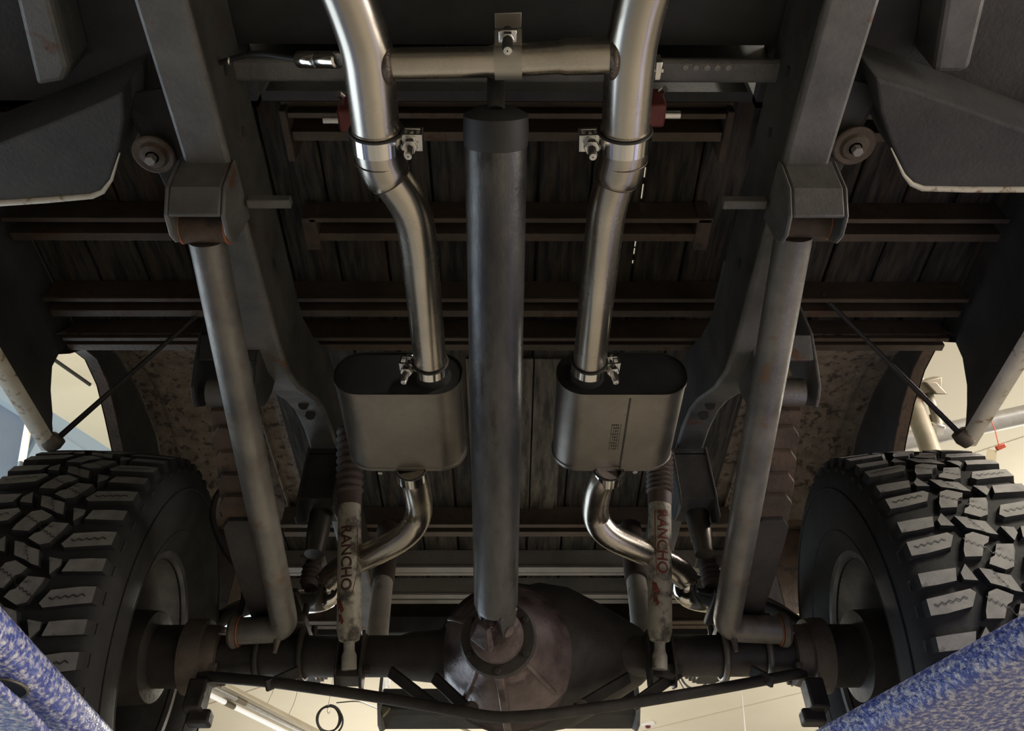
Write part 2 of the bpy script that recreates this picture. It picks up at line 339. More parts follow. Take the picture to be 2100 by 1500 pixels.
# things seen through and beside the right wheel opening
mb = MB(); mb.tube([U(1780, 922, Z=2.3), U(2190, 832, Z=2.3)], 0.042, 16); tag(mb.build('overhead_pipe', M['grey']), 'thick grey overhead pipe behind the right tire', 'pipe')
t = thing('air_cylinder', 'pale metal cylinder on a slanted strut, seen through the right wheel opening', 'cylinder', U(1905, 850, D=2.9))
mb = MB(); mb.cyl(U(1862, 800, D=2.95), U(1912, 935, D=2.75), 0.033, 20); mb.build('barrel', M['olive'], t)
mb = MB(); mb.cyl(U(1900, 792, D=2.9), U(1918, 850, D=2.85), 0.014, 14); mb.cyl(U(1918, 850, D=2.85), U(1922, 872, D=2.84), 0.02, 14); mb.build('rod', M['olive'], t)
mb = MB(); mb.obox(U(1897, 792, D=2.9), r_*0.045+u_*0.012, f_*0.03, u_*0.022); mb.obox(U(1912, 796, D=2.88), r_*0.02, f_*0.03, u_*0.022-r_*0.02); mb.build('bracket', M['olive'], t, bevel=0.004)
mb = MB(); mb.torus(U(1922, 872, D=2.84), u_+r_*0.3, 0.022, 0.006); mb.obox(U(1925, 882, D=2.84), r_*0.012, f_*0.012, u_*0.018); mb.build('clevis', M['zinc'], t)
mb = MB(); mb.obox(U(1886, 806, D=2.9), r_*0.006, f_*0.02, u_*0.03); mb.build('red_tab', M['tagred'], t)
p_ = U(1897, 792, D=2.9); mb = MB(); mb.cyl(p_, V(p_.x, p_.y, ZC), 0.008, 10); mb.build('hanger_rod', M['grey'], t)
t = thing('pull_tag', 'orange red handle with manila card hanging on a string above the right tire', 'tag', U(2050, 915, D=2.2))
mb = MB(); mb.tube([U(2018, 835, D=2.35), U(2040, 880, D=2.25), U(2048, 912, D=2.2)], 0.0016, 6); mb.build('string', M['tagred'], t)
mb = MB(); mb.obox(U(2052, 917, D=2.2), (r_*0.92+u_*0.4)*0.014, f_*0.004, (u_*0.92-r_*0.4)*0.0065); mb.build('handle', M['tagred'], t, bevel=0.003)
mb = MB(); mb.prism([U(2026, 920, D=2.2), U(2044, 925, D=2.2), U(2042, 962, D=2.2), U(2020, 955, D=2.2)], f_*0.0008); mb.build('card', M['paper'], t, smooth=0)

# ================================================================== THE LIFT ARMS
def lift_arm(label, e0, e1, outdir, width, th, far):
    a, b = e0, e1
    d = (b-a).normalized()
    t = thing('lift_arm', label, 'lift arm', b, 'blue lift arms')
    o = Vector(outdir); o = (o - d*o.dot(d)); o.z = 0; o.normalize()
    a2 = a - d*far; mb = MB()
    mb.loft([[p, p+o*width, p+o*width+ZA*th, p+ZA*th] for p in (a2, b+d*0.16)])
    mb.build('beam', M['blue'], t, bevel=0.016, seg=4)
    return t, d, o
la0, la1 = U(-48, 1290, Z=0.42), U(178, 1520, Z=0.42)
tl, dl, ol = lift_arm('speckled blue lift arm with a round open socket, before the left tire', la0, la1, V(-1, 0, 0), 0.30, 0.045, 0.5)
c = U(8, 1412, Z=0.4195)
mb = MB(); mb.torus(c, ZA, 0.0262, 0.0016, 36, 8)
sk = mb.build('socket_rim', M['olive'], tl); mb = MB(); mb.cyl(c-ZA*0.0008, c+ZA*0.004, 0.0258, 36); mb.build('socket_hole', M['black'], sk)
mb = MB(); pl = [U(-30, 1398, Z=0.395), U(52, 1468, Z=0.395), U(150, 1570, Z=0.395), U(-30, 1570, Z=0.395)]
mb.prism(pl, ZA*0.012); mb.build('lower_plate', M['blue'], tl, bevel=0.003)
ra0, ra1 = U(2140, 1322, Z=0.42), U(1760, 1520, Z=0.42)
tr, dr, orr = lift_arm('bright violet blue lift arm slanting before the right tire', ra0, ra1, V(1, 0.3, 0), 0.32, 0.045, 0.5)

# ================================================================== TRUCK FRAME
FR = thing('chassis', 'grimy grey truck frame with two long rails that kick up over the axle', 'frame', (0, 0.6, 1.04))
prof = [(-0.6, 1.04), (0.3, 1.04), (0.98, 1.04), (1.06, 1.05), (1.14, 1.085), (1.26, 1.165), (1.33, 1.20), (1.42, 1.225), (1.6, 1.245), (2.0, 1.25), (2.72, 1.25)]
for s in (-1, 1):
    xi, xo = (-0.396, -0.462) if s < 0 else (0.396, 0.462)
    mb = MB(); secs = []
    for y, z in prof:
        zt = min(z+0.145, 1.325)
        secs.append([V(xo, y, z), V(xi, y, z), V(xi, y, zt), V(xo, y, zt)])
    mb.loft(secs); rail = mb.build('rail', M['frame'], FR, smooth=25, bevel=0.006)
    mb = MB(); mb.loft([[V(xi-s*0.0022, y, z+0.007), V(xi+s*0.001, y, z+0.007), V(xi+s*0.001, y, min(z+0.145, 1.325)), V(xi-s*0.0022, y, min(z+0.145, 1.325))] for y, z in prof]); mb.build('web', M['web'], rail, smooth=25)  # thin sheet whose dark colour carries the shade of the rail's inner face
    for (y, z) in ((0.33, 1.12), (0.52, 1.11), (0.62, 1.12), (0.86, 1.11)):
        mb = MB(); mb.cyl(V(xi, y, z), V(xi-s*0.0035, y, z), 0.008, 14); mb.build('hole_disc', M['black'], rail)  # dark disc standing in for the shade inside an open hole
    for (y, z) in ((1.285, 1.178), (1.345, 1.203)):
        mb = MB(); mb.cyl(V((xi+xo)/2, y, z), V((xi+xo)/2, y-0.002, z-0.006), 0.011, 8); mb.build('hole_disc', M['black'], rail)  # dark disc for an open hole in the bottom face
    # bracket that carries the traction bar pivot
    X0, X1 = sorted((xi-s*0.006, xo+s*0.012))
    y0, y1 = 0.625, 0.745
    mb = MB()
    side = [(y0, 1.05), (y0+0.005, 0.985), (y0+0.03, 0.953), (y0+0.06, 0.948), (y0+0.08, 0.958), (y0+0.09, 0.975), (y0+0.10, 1.05)]
    for xx in (X0, X1-0.006):
        mb.prism([V(xx, y, z) for y, z in side], (0.006, 0, 0))
    fr = [(y0, 1.05), (y0+0.005, 0.985), (y0+0.03, 0.952), (y0+0.036, 0.956), (y0+0.011, 0.988), (y0+0.006, 1.05)]
    mb.prism([V(X0+0.006, y, z) for y, z in fr], (X1-X0-0.012, 0, 0))
    br = mb.build('pivot_bracket', M['frame'], FR, smooth=30, bevel=0.003)
    fl = MB(); fl.box((min(xi-s*0.075, xi-s*0.01), 0.685, 1.035), (max(xi-s*0.075, xi-s*0.01), 0.70, 1.05)); fl.build('bracket_flange', M['frame'], br, bevel=0.002)
    # outrigger gusset with round mount
    xg = xo
    if s < 0: g1, g2 = U(250, 196, Z=1.15), U(346, 388, Z=1.10)
    else: g1, g2 = U(1808, 178, Z=1.15), U(1706, 378, Z=1.10)
    mb = MB(); mb.prism([V(xg, g1.y-0.02, 1.15), g1, g2, V(xg, g2.y+0.01, 1.10)], ZA*0.006)
    mb.prism([g1, g2, g2+ZA*0.02, g1+ZA*0.05], V(s*0.003, 0.002, 0)); gu = mb.build('outrigger', M['frame_dark'], FR, smooth=0, bevel=0.001)
    cc = U(315, 318, Z=1.11) if s < 0 else U(1752, 300, Z=1.11)
    mb = MB(); mb.lathe(cc, -ZA, [(-0.05, 0.018), (-0.006, 0.018), (-0.006, 0.031), (0.0, 0.032), (0.002, 0.029), (0.001, 0.022), (0.006, 0.018), (0.007, 0.010), (0.007, 0.001)], 28); bs = mb.build('mount_bushing', M['sill'], FR)
    hexbolt('bolt_head', cc-ZA*0.007, -ZA, 0.008, 0.012, M['sill_grey'], bs)
# cross tubes of the frame
mb = MB()
pr = [(0.523, 1.153), (0.527, 1.148), (0.553, 1.148), (0.558, 1.153), (0.558, 1.162), (0.523, 1.162)]
mb.prism([V(-0.403, y, z) for y, z in pr], (0.806, 0, 0)); cm = mb.build('crossmember', M['frame'], FR, smooth=0, bevel=0.004)
for k in range(5):
    pp = U(1402+k*22, 124+2*(k % 2), Y=0.53); mb = MB(); mb.lathe(V(pp.x, 0.532, 1.1485), -ZA, [(0, 0.006), (0.003, 0.004), (0.004, 0.0005)], 10); mb.build('rivet', M['sill_grey'], cm)
mb = MB(); mb.box((-0.403, 2.45, 1.26), (0.403, 2.52, 1.32)); mb.build('crossmember', M['frame_dark'], FR, bevel=0.004)
# shock towers
for s in (-1, 1):
    if s < 0: a = U(628, 938, Y=1.50); b = U(700, 938, Y=1.50)
    else: a = U(1378, 935, Y=1.50); b = U(1452, 935, Y=1.50)
    x0, x1 = a.x, b.x; zt = 1.235; zb = 1.075
    mb = MB()
    mb.box((x0, 1.50, zb+0.02), (x1, 1.506, zt)); mb.box((x0, 1.50, zt-0.02), (x1, 1.60, zt-0.014))
    for xx in (x0, x1-0.005):
        out = (s < 0) == (xx == x0)
        mb.prism([V(xx, 1.495, zt), V(xx, 1.60, zt), V(xx, 1.60, zb+0.02), V(xx, 1.53, zb-(0.03 if out else 0)), V(xx, 1.505, zb-(0.03 if out else 0)), V(xx, 1.495, zb+0.03)], (0.005, 0, 0))
    mb.box((x0, 1.50, zb+0.016), (x1, 1.59, zb+0.022))
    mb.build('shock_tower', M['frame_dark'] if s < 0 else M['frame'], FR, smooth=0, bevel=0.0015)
    xm = (x0+x1)/2 - s*0.004
    mb = MB(); cyt = V(xm+(0.01 if s > 0 else 0.0), 1.56, zb+0.016)
    mb.lathe(cyt, -ZA, [(0, 0.026), (0.05, 0.025), (0.09, 0.021), (0.105, 0.021), (0.105, 0.001)], 20)
    mb.build('bump_cup', M['steel_dull'], FR)

# ================================================================== CARGO BED
BED = thing('cargo_bed', 'wood floored cargo bed on brown steel cross sills, seen from below', 'truck bed', (0, 1.6, 1.36))
zp = 1.40; pw = 0.1045; gap = 0.0055
leakx = U(1330, 335, Z=zp).x
xs = []
k0 = leakx - gap/2
while k0 > -0.93: k0 -= pw
x = k0
planks = []
while x < 0.93:
    y0, y1 = 0.68, 2.60
    cuts = [(y0, y1)] if abs(x+pw/2) < 0.60 else [(y0, 1.30), (2.06, y1)]
    for ya, yb in cuts:
        mb = MB(); w0 = x+gap/2; w1 = x+pw-gap/2
        jit = random.uniform(-0.0025, 0.0025)
        mb.loft([[V(w0, yy, zp+0.003+jit), V(w0+0.003, yy, zp+jit), V(w1-0.003, yy, zp+jit), V(w1, yy, zp+0.003+jit), V(w1, yy, zp+0.02), V(w0, yy, zp+0.02)] for yy in (ya, yb)])
        mb.build('plank', M['wood'], BED, smooth=0)
    if abs(x - leakx + gap/2) > 0.01:
        for ya, yb in ([(y0, y1)] if abs(x) < 0.60 else [(y0, 1.30), (2.06, y1)]):
            mb = MB(); mb.box((x-0.014, ya, zp+0.0205), (x+0.014, yb, zp+0.023)); mb.build('gap_strip', M['frame_dark'], BED, smooth=0)
    else:
        yy = 0.74
        for ya, yb in ((0.68, 0.757), (0.795, 0.802), (0.838, 0.862), (0.886, 0.90), (0.935, 1.03), (1.055, 1.058), (1.075, 1.09), (1.10, 2.6)):
            mb = MB(); mb.box((x-0.014, ya, zp+0.0205), (x+0.014, yb, zp+0.023)); mb.build('gap_strip', M['frame_dark'], BED, smooth=0)
    x += pw
M['board'] = mat('pale_peeling_board', (0.05, 0.045, 0.036), (0.20, 0.18, 0.14), 7, 0.85, 0, 0.5, 60, stretch=(7, 1, 1), ramp=(0.36, 0.62), spot=(0.05, 0.04, 0.03), spot_scale=9, spot_ramp=(0.56, 0.7))
ya = U(1030, 738, Z=1.39).y
for xa, xb in ((-0.098, -0.03), (-0.026, 0.062), (0.066, 0.142)):
    mb = MB(); mb.box((xa, ya, 1.392), (xb, 1.975, 1.3995)); mb.build('patch_board', M['board'], BED, smooth=0, bevel=0.001)
# cross sills: pressed channels, open side down with two rolled flanges
def sill(y0, y1, zb, segs, m, fl=(0.006, 0.014)):
    for xa, xb in segs:
        mb = MB(); h = zp-0.001
        pf = [(y0-0.004, zb), (y0+fl[0], zb), (y0+fl[0], h-0.012), (y1-fl[1], h-0.012), (y1-fl[1], zb+0.004), (y1+0.004, zb+0.004), (y1+0.006, zb+0.010), (y1-0.0, zb+0.012), (y1-0.0, h), (y0, h), (y0, zb+0.008), (y0-0.004, zb+0.008)]
        mb.prism([V(xa, y, z) for y, z in pf], (xb-xa, 0, 0)); mb.build('cross_sill', m, BED, smooth=0, bevel=0.001)
def yrow(px, py, z): return U(px, py, Z=z).y
full = [(-0.98, 0.98)]
zs = 1.335
sill(yrow(1030, 196, zs)-0.004, yrow(1030, 196, zs)+0.03, zs+0.02, [(-0.40, 0.40)], M['sill'], (0.004, 0.006))
sill(yrow(1030, 237, zs), yrow(1030, 288, zs), zs, [(-0.385, 0.385), (-0.98, -0.47), (0.47, 0.98)], M['sill'])
sill(yrow(1030, 452, zs), yrow(1030, 494, zs), zs, [(-0.385, 0.40), (-0.98, -0.47), (0.47, 0.98)], M['sill'])
sill(yrow(1030, 616, zs), yrow(1030, 650, zs), zs, full, M['sill'])
sill(yrow(1030, 695, zs), yrow(1030, 718, zs), zs-0.002, full, M['sill'])
sill(yrow(1030, 1078, zs), yrow(1030, 1102, zs), zs, [(-0.64, 0.64)], M['sill'], (0.012, 0.020))
sill(yrow(1030, 1166, zs), yrow(1030, 1178, zs)+0.012, zs, [(-0.76, 0.76)], M['sill_grey'], (0.026, 0.010))
sill(yrow(1030, 1222, zs), yrow(1030, 1240, zs), zs, [(-0.76, 0.76)], M['sill_grey'], (0.020, 0.018))
sill(yrow(1030, 1276, zs), yrow(1030, 1292, zs), zs, [(-0.76, 0.76)], M['sill'], (0.020, 0.018))
for s in (-1, 1):
    mb = MB(); mb.box((min(s*0.387, s*0.40), 0.70, 1.335), (max(s*0.387, s*0.40), 0.80, 1.398)); mb.build('sill_end', M['rust'], BED, bevel=0.002)
    mb = MB(); mb.box((min(s*0.372, s*0.40), 0.925, 1.335), (max(s*0.372, s*0.40), 1.0, 1.398)); mb.build('sill_end', M['rust'], BED, bevel=0.002)
# front header panel and tail closing panel
mb = MB(); mb.box((-0.97, 0.66, 1.33), (0.97, 0.678, 1.80)); mb.build('header_panel', M['panel_dark'], BED, smooth=0)
mb = MB(); mb.box((-0.97, 2.60, 1.33), (0.97, 2.63, 1.80)); mb.build('tailgate_panel', M['panel_dark'], BED, smooth=0)
# side skins
def xskin(z): 
    pts = [(1.09, 0.950), (1.16, 0.972), (1.25, 0.992), (1.35, 1.0), (1.8, 0.995)]
    for (za, xa), (zb, xb) in zip(pts[:-1], pts[1:]):
        if z <= zb: return xa+(xb-xa)*(max(z, za)-za)/(zb-za)
    return 0.995
for s in (-1, 1):
    # front part of the skin with the edge of the wheel opening
    if s < 0: edge = [(110, 905, 0.952), (107, 868, 0.965), (108, 850, 0.974), (104, 800, 0.99), (107, 752, 1.0), (120, 727, 1.0)]
    else: edge = [(1976, 895, 0.952), (1981, 865, 0.965), (1983, 830, 0.978), (1983, 790, 0.99), (1974, 735, 1.0), (1960, 703, 1.0)]
    E = [U(px, py, X=s*x) for px, py, x in edge]
    zlip = E[0].z
    ztops = E + [V(s*1.0, E[-1].y, 1.45), V(s*0.995, E[-1].y, 1.80)]
    mb = MB(); outer = []; inner = []
    ys = [0.63, 0.9, 1.1]
    secs_i = []; secs_o = []
    for yy in ys+[None]:
        secs_i.append([V(p.x, yy if yy else p.y, p.z) for p in ztops])
        secs_o.append([V(p.x+s*0.003, yy if yy else p.y, p.z) for p in ztops])
    mb.loft(secs_i, closed=False); mb.loft(secs_o, closed=False)
    n = len(ztops)
    mb.loft([secs_i[-1], secs_o[-1]], closed=False); mb.loft([[q[0] for q in secs_i], [q[0] for q in secs_o]], closed=False)
    sp = mb.build('side_panel', M['panel_dark'], BED, smooth=50)
    # pale rolled lower edge
    lo = E[0]; mb = MB()
    sec = [(-0.002, 0.004), (0.0, -0.006), (0.010, -0.012), (0.030, -0.010), (0.036, 0.004), (0.036, 0.03), (0.032, 0.03), (0.028, 0.006)]
    mb.loft([[V(lo.x+s*a, yy, lo.z+b) for a, b in sec] for yy in (0.63, lo.y+0.02)]); mb.build('lower_lip', M['lip'], sp, smooth=50)
    # upper part over the wheel, with the arch edge
    if s < 0: arch = [(120, 727), (150, 718), (176, 738), (200, 790), (217, 860), (230, 920), (236, 955)]
    else: arch = [(1960, 703), (1940, 690), (1922, 708), (1895, 760), (1873, 830), (1857, 905), (1851, 940)]
    A = [U(px, py, X=s*1.0) for px, py in arch]
    A = [E[-1]] + A[1:]
    A += [V(s, 1.95, 1.27), V(s, 2.05, 1.18), V(s*0.985, 2.10, 1.09)]
    mb = MB()
    mb.loft([[p, V(p.x, p.y, 1.8)] for p in A[:-1]] + [[A[-1], V(s*0.99, 2.10, 1.8)], [V(s*0.985, 2.65, 1.09), V(s*0.99, 2.65, 1.8)]], closed=False)
    mb.loft([[p+V(s*0.003, 0, 0), V(p.x+s*0.003, p.y, 1.8)] for p in A[:-1]] + [[A[-1]+V(s*0.003, 0, 0), V(s*0.993, 2.10, 1.8)], [V(s*0.988, 2.65, 1.09), V(s*0.993, 2.65, 1.8)]], closed=False)
    up = mb.build('side_panel', M['panel_dark'], BED, smooth=50)
    mb = MB()   # folded flange of the wheel opening
    mb.loft([[p, p-V(s*0.025, 0, -0.002), p-V(s*0.026, 0, -0.006), p+V(0, 0, 0.003)] for p in A]); mb.build('arch_flange', M['rust'], up, smooth=60)
    # wheel housing: arched tub
    tub = [(1.24, 1.345), (1.27, 1.40), (1.35, 1.47), (1.48, 1.525), (1.64, 1.545), (1.80, 1.53), (1.93, 1.48), (2.03, 1.40)]
    mb = MB()
    mb.loft([[V(s*0.632, y, z), V(s*0.70, y, z), V(s*0.998, y, z), V(s*0.998, y, z+0.004), V(s*0.632, y, z+0.004)] for y, z in tub])
    fx = 0.54
    fb = MB(); fb.box((min(s*0.56, s*0.634), 1.28, zp+0.021), (max(s*0.56, s*0.634), 2.08, zp+0.025))
    inw = [V(s*0.632, y, z) for y, z in tub] ; inw = [p for p in inw if p.z > 1.38]
    wh = mb.build('wheel_housing', M['housing'], BED, smooth=60); fb.build('floor_ledge', M['housing'], wh, smooth=0)
    mb = MB(); mb.prism([V(s*0.632, y, z) for y, z in tub[1:]], (s*-0.003, 0, 0)); mb.build('inner_wall', M['housing'], wh, smooth=0)
    for xr, wr in ((0.94, 0.013),):
        mb = MB(); mb.loft([[V(s*(xr-wr), y, z-0.0005), V(s*(xr-wr*0.4), y, z-0.004), V(s*(xr+wr*0.4), y, z-0.004), V(s*(xr+wr), y, z-0.0005)] for y, z in tub]); mb.build('pressed_rib', M['housing'], wh, smooth=50)
    # lower box behind the wheel
    if s > 0: xa = U(1592, 1180, Y=2.06).x; xb = 0.93
    else: xa = U(482, 1180, Y=2.06).x; xb = -0.93
    z1 = U(1640, 1262, Y=2.06).z; z2 = U(1640, 1086, Y=2.06).z
    mb = MB(); mb.box((min(xa, xb), 2.06, z1), (max(xa, xb), 2.4, z2)); bx = mb.build('corner_box', M['rust'], BED, smooth=0, bevel=0.003)
    mb = MB(); mb.box((min(xa, xb)-0.004, 2.045, z2), (max(xa, xb)+0.004, 2.4, z2+0.055)); mb.build('box_cap', M['rust'], bx, smooth=0, bevel=0.003)
    mb = MB(); mb.box((min(xa, xb), 2.052, z1-0.006), (max(xa, xb), 2.4, z1)); mb.build('box_flange', M['lip'], bx, smooth=0, bevel=0.001)
    # thin brace rod from the lip to the sill
    if s < 0: a = E[0]+V(0.004, 0, 0.004); b = U(395, 655, Z=1.337)
    else: a = E[0]+V(-0.004, 0, 0.004); b = U(1702, 622, Z=1.337)
    mb = MB(); mb.tube([a, b], [0.0062, 0.0045], 12)
    d = (b-a).normalized(); mb.tube([b, b+d*0.02+ZA*0.005], 0.006, 10); rod = mb.build('brace_rod', M['frame_dark'], BED)
    mb = MB(); mb.lathe(a-d*0.012, d, [(-0.016, 0.001), (-0.014, 0.014), (0.004, 0.019), (0.02, 0.016), (0.024, 0.001)], 16); mb.build('rod_end', M['hub'], rod)
# rear bumper / hitch box seen under the axle
RB = thing('rear_bumper', 'black rear bumper beam with end plates, far behind the differential', 'bumper', (0, 2.85, 1.2))
a = U(775, 1463, Y=2.78); b = U(1312, 1463, Y=2.78); zt = U(900, 1412, Y=2.78).z
mb = MB(); mb.loft([[V(a.x, 2.78, a.z+0.012), V(a.x, 2.80, a.z), V(a.x, 2.92, a.z), V(a.x, 2.92, zt), V(a.x, 2.78, zt)], [V(b.x, 2.78, a.z+0.012), V(b.x, 2.80, a.z), V(b.x, 2.92, a.z), V(b.x, 2.92, zt), V(b.x, 2.78, zt)]]); mb.build('beam', M['frame_dark'], RB, smooth=0, bevel=0.004)
for xx in (a.x, b.x-0.012):
    mb = MB(); mb.prism([V(xx, 2.74, a.z+0.01), V(xx, 2.80, a.z-0.035), V(xx, 2.86, a.z-0.03), V(xx, 2.92, a.z), V(xx, 2.92, zt+0.10), V(xx, 2.74, zt+0.10)], (0.012, 0, 0)); mb.build('end_plate', M['frame'], RB, smooth=0, bevel=0.002)
mb = MB(); mb.prism([U(779, 1448, Y=2.77), U(800, 1452, Y=2.77), U(785, 1468, Y=2.77)], (0, 0.02, 0)); mb.build('corner_gusset', M['olive'], RB, smooth=0)

# ================================================================== CAB (rear underside)
CAB = thing('truck_cab', 'dark underside of the truck cab ahead of the bed', 'truck cab', (0, 0.2, 1.2))
mb = MB(); mb.box((-0.40, -0.9, 1.20), (0.40, 0.522, 1.23)); mb.build('floor_pan', M['black'], CAB, smooth=0)
mb = MB(); mb.prism([V(-0.40, 0.512, 1.23), V(0.40, 0.512, 1.23), V(0.40, 0.53, 1.45), V(-0.40, 0.53, 1.45)], (0, 0.01, 0.0)); mb.build('rear_wall', M['black'], CAB, smooth=0)
mb = MB(); mb.box((-0.40, 0.551, 1.163), (0.40, 0.557, 1.5)); mb.build('black_blocker', M['black'], CAB, smooth=0)  # added black sheet that hides the lit gap above the crossmember
for s in (-1, 1):
    mb = MB(); x0, x1 = sorted((s*0.40, s*1.05))
    mb.box((x0, -0.9, 1.235), (x1, 0.64, 1.26)); mb.box((x0, 0.63, 1.235), (x1, 0.64, 1.5)); mb.build('outer_floor', M['panel_dark'], CAB, smooth=0)
    if s < 0: q = [(22, -40), (92, -40), (140, 140), (132, 168), (74, 178)]
    else: q = [(1945, -40), (2034, -40), (1990, 142), (1968, 150), (1915, 150)]
    mb = MB(); mb.prism([U(px, py, Z=1.15) for px, py in q], ZA*0.085); mb.build('floor_brace', M['frame'], CAB, smooth=0, bevel=0.008)
    if s < 0: q = [(-140, 345), (0, 292), (120, 245), (215, 205), (250, 188), (254, 240), (243, 310), (226, 366), (208, 390), (185, 399), (90, 407), (0, 413), (-140, 421)]; zz = 1.10
    else: q = [(2240, 320), (2100, 268), (1985, 225), (1860, 180), (1797, 162), (1806, 230), (1830, 300), (1856, 355), (1872, 374), (1895, 383), (1990, 385), (2100, 385), (2240, 385)]; zz = 1.10
    P = [U(px, py, Z=zz) for px, py in q]
    mb = MB(); mb.prism(P, ZA*0.134); rk = mb.build('rocker_panel', M['panel_dark'], CAB, smooth=0, bevel=0.004)
    mb = MB(); rim = P[6:] ; 
    mb.tube([p+V(0, 0.004, 0.002) for p in rim], [0.001, 0.0025, 0.004, 0.005]+[0.0055]*(len(rim)-4), 10); mb.build('pale_lip', M['lip'], rk)

# ================================================================== DRIVESHAFT
pA = U(1017, 262, Y=0.522); pB = U(1017, 1236, Y=1.29)
DS = thing('driveshaft', 'thick grimy grey driveshaft running down the centre to the differential', 'driveshaft', pA)
ax = (pB-pA).normalized(); LN = (pB-pA).length
mb = MB(); mb.lathe(pA, ax, [(0, 0.0400), (LN*0.3, 0.0394), (LN*0.7, 0.0384), (LN-0.004, 0.0377), (LN+0.008, 0.035), (LN+0.012, 0.025), (LN+0.012, 0.001)], 40, ref=ZA); mb.build('shaft_tube', M['shaft'], DS)
mb = MB(); mb.lathe(pA-ax*0.012, ax, [(-0.012, 0.010), (-0.012, 0.027), (-0.004, 0.0410), (0.020, 0.0420), (0.034, 0.0410), (0.036, 0.038)], 36, ref=ZA); mb.build('slip_cover', M['black'], DS)
pO = U(1017, 148, Y=0.476)
mb = MB(); mb.tube([pO, pA-ax*0.02], 0.0115, 20); mb.build('output_shaft', M['shaft'], DS)
# weld yoke ears, cross and caps at the rear joint
jc = pB + ax*0.045
mb = MB()
sidev = (XA - ax*XA.dot(ax)).normalized(); upv = sidev.cross(ax)
for s in (-1, 1):
    e = jc + (sidev*0.7-upv*0.7)*s*0.026
    mb.loft([[pB+ax*0.004+(sidev*0.7-upv*0.7)*s*0.028+(sidev*0.7+upv*0.7)*a+ (sidev*0.7-upv*0.7)*s*b for a, b in ((-0.022, -0.006), (0.022, -0.006), (0.022, 0.006), (-0.022, 0.006))],
             [e+(sidev*0.7+upv*0.7)*a+(sidev*0.7-upv*0.7)*s*b+ax*0.012 for a, b in ((-0.011, -0.006), (0.011, -0.006), (0.011, 0.006), (-0.011, 0.006))]])
mb.build('yoke', M['shaft'], DS, bevel=0.003)
mb = MB(); q1 = (sidev*0.7-upv*0.7); q2 = (sidev*0.7+upv*0.7)
mb.cyl(jc-q1*0.034, jc+q1*0.034, 0.011, 16); mb.cyl(jc-q2*0.034, jc+q2*0.034, 0.011, 16); mb.build('joint_cross', M['cast'], DS)

# ================================================================== REAR AXLE
YAx = 1.62
A0 = U(1030, 1346, Y=YAx); ZAx = A0.z
AX = thing('rear_axle', 'greasy black rear axle with a ribbed differential and truss bar', 'axle', (0, YAx, ZAx))
rt = 0.041
mb = MB(); mb.lathe(V(-0.66, YAx, ZAx), XA, [(0, 0.001), (0, rt), (0.44, rt), (0.46, rt+0.006), (0.52, rt+0.012), (0.62, 0.10), (0.66, 0.115), (0.70, 0.10), (0.80, rt+0.012), (0.86, rt+0.006), (0.88, rt), (1.32, rt), (1.32, 0.001)], 32); mb.build('axle_tube', M['axle'], AX, smooth=60)
pn = jc + ax*0.03                                        # pinion flange centre
cd = V(0.005, YAx, ZAx)
pd = (cd-pn).normalized(); PL = (cd-pn).length
pn_s = (XA-pd*XA.dot(pd)).normalized(); pn_u = pn_s.cross(pd)
if pn_u.z < 0: pn_u = -pn_u
# carrier casting, one round shape growing from the nose to the ring gear bowl
mb = MB(); prof_c = [(0.035, 0.001), (0.035, 0.050), (0.055, 0.056), (0.075, 0.062), (0.11, 0.075), (0.16, 0.102), (0.21, 0.130), (0.26, 0.148), (PL-0.01, 0.152), (PL+0.05, 0.140), (PL+0.10, 0.10), (PL+0.13, 0.05), (PL+0.135, 0.001)]
n = 48; secs = []
for h, r in prof_c:
    row = []
    for k in range(n):
        an = 2*PI*k/n; ca, sa = math.cos(an), math.sin(an)
        rx = r*(1+0.22*max(0, min(1, (h-0.12)/0.15))*max(0, ca)); rz = r*0.97
        row.append(pn + pd*h + pn_s*ca*rx + pn_u*sa*rz)
    secs.append(row)
mb.loft(secs[:8]); mb.build('carrier_housing', M['cast'], AX, smooth=60)
mb = MB(); mb.loft(secs[6:]); mb.build('gear_bowl', M['axle'], AX, smooth=60)
mb = MB(); mb.lathe(V(0.0, YAx+0.04, ZAx+0.02), XA, [(-0.16, 0.03), (-0.10, 0.085), (0.0, 0.135), (0.07, 0.15), (0.13, 0.14), (0.20, 0.105), (0.28, 0.058), (0.30, 0.04)], 40); mb.build('gear_bell', M['axle'], AX, smooth=60)
for an in (-90, -132, -40, 150):
    a = math.radians(an); dv = pn_s*math.cos(a)+pn_u*math.sin(a); tv = pd.cross(dv).normalized()
    mb = MB(); th = 0.010 if an == -90 else 0.006
    grow = 1.0 if an in (-90, -128, -52) else 0.6
    secs = []
    for h, r0_ in ((0.045, 0.052), (0.08, 0.064), (0.13, 0.085), (0.19, 0.120), (0.25, 0.144)):
        top = r0_ + 0.012*grow*(1-abs(h-0.10)/0.25)
        secs.append([pn+pd*h+dv*(r0_-0.01)-tv*th, pn+pd*h+dv*top-tv*th*0.7, pn+pd*h+dv*top+tv*th*0.7, pn+pd*h+dv*(r0_-0.01)+tv*th])
    mb.loft(secs); mb.build('casting_rib', M['cast'], AX, smooth=50, bevel=0.002)
mb = MB(); mb.lathe(pn, pd, [(-0.006, 0.001), (-0.006, 0.030), (0.0, 0.046), (0.010, 0.0475), (0.026, 0.0475), (0.032, 0.040), (0.04, 0.036)], 32); mb.build('pinion_flange', M['cast'], AX)
mb = MB(); mb.lathe(pn, pd, [(0.03, 0.045), (0.03, 0.066), (0.040, 0.070), (0.052, 0.066), (0.056, 0.055)], 32); mb.build('bearing_retainer', M['axle'], AX)
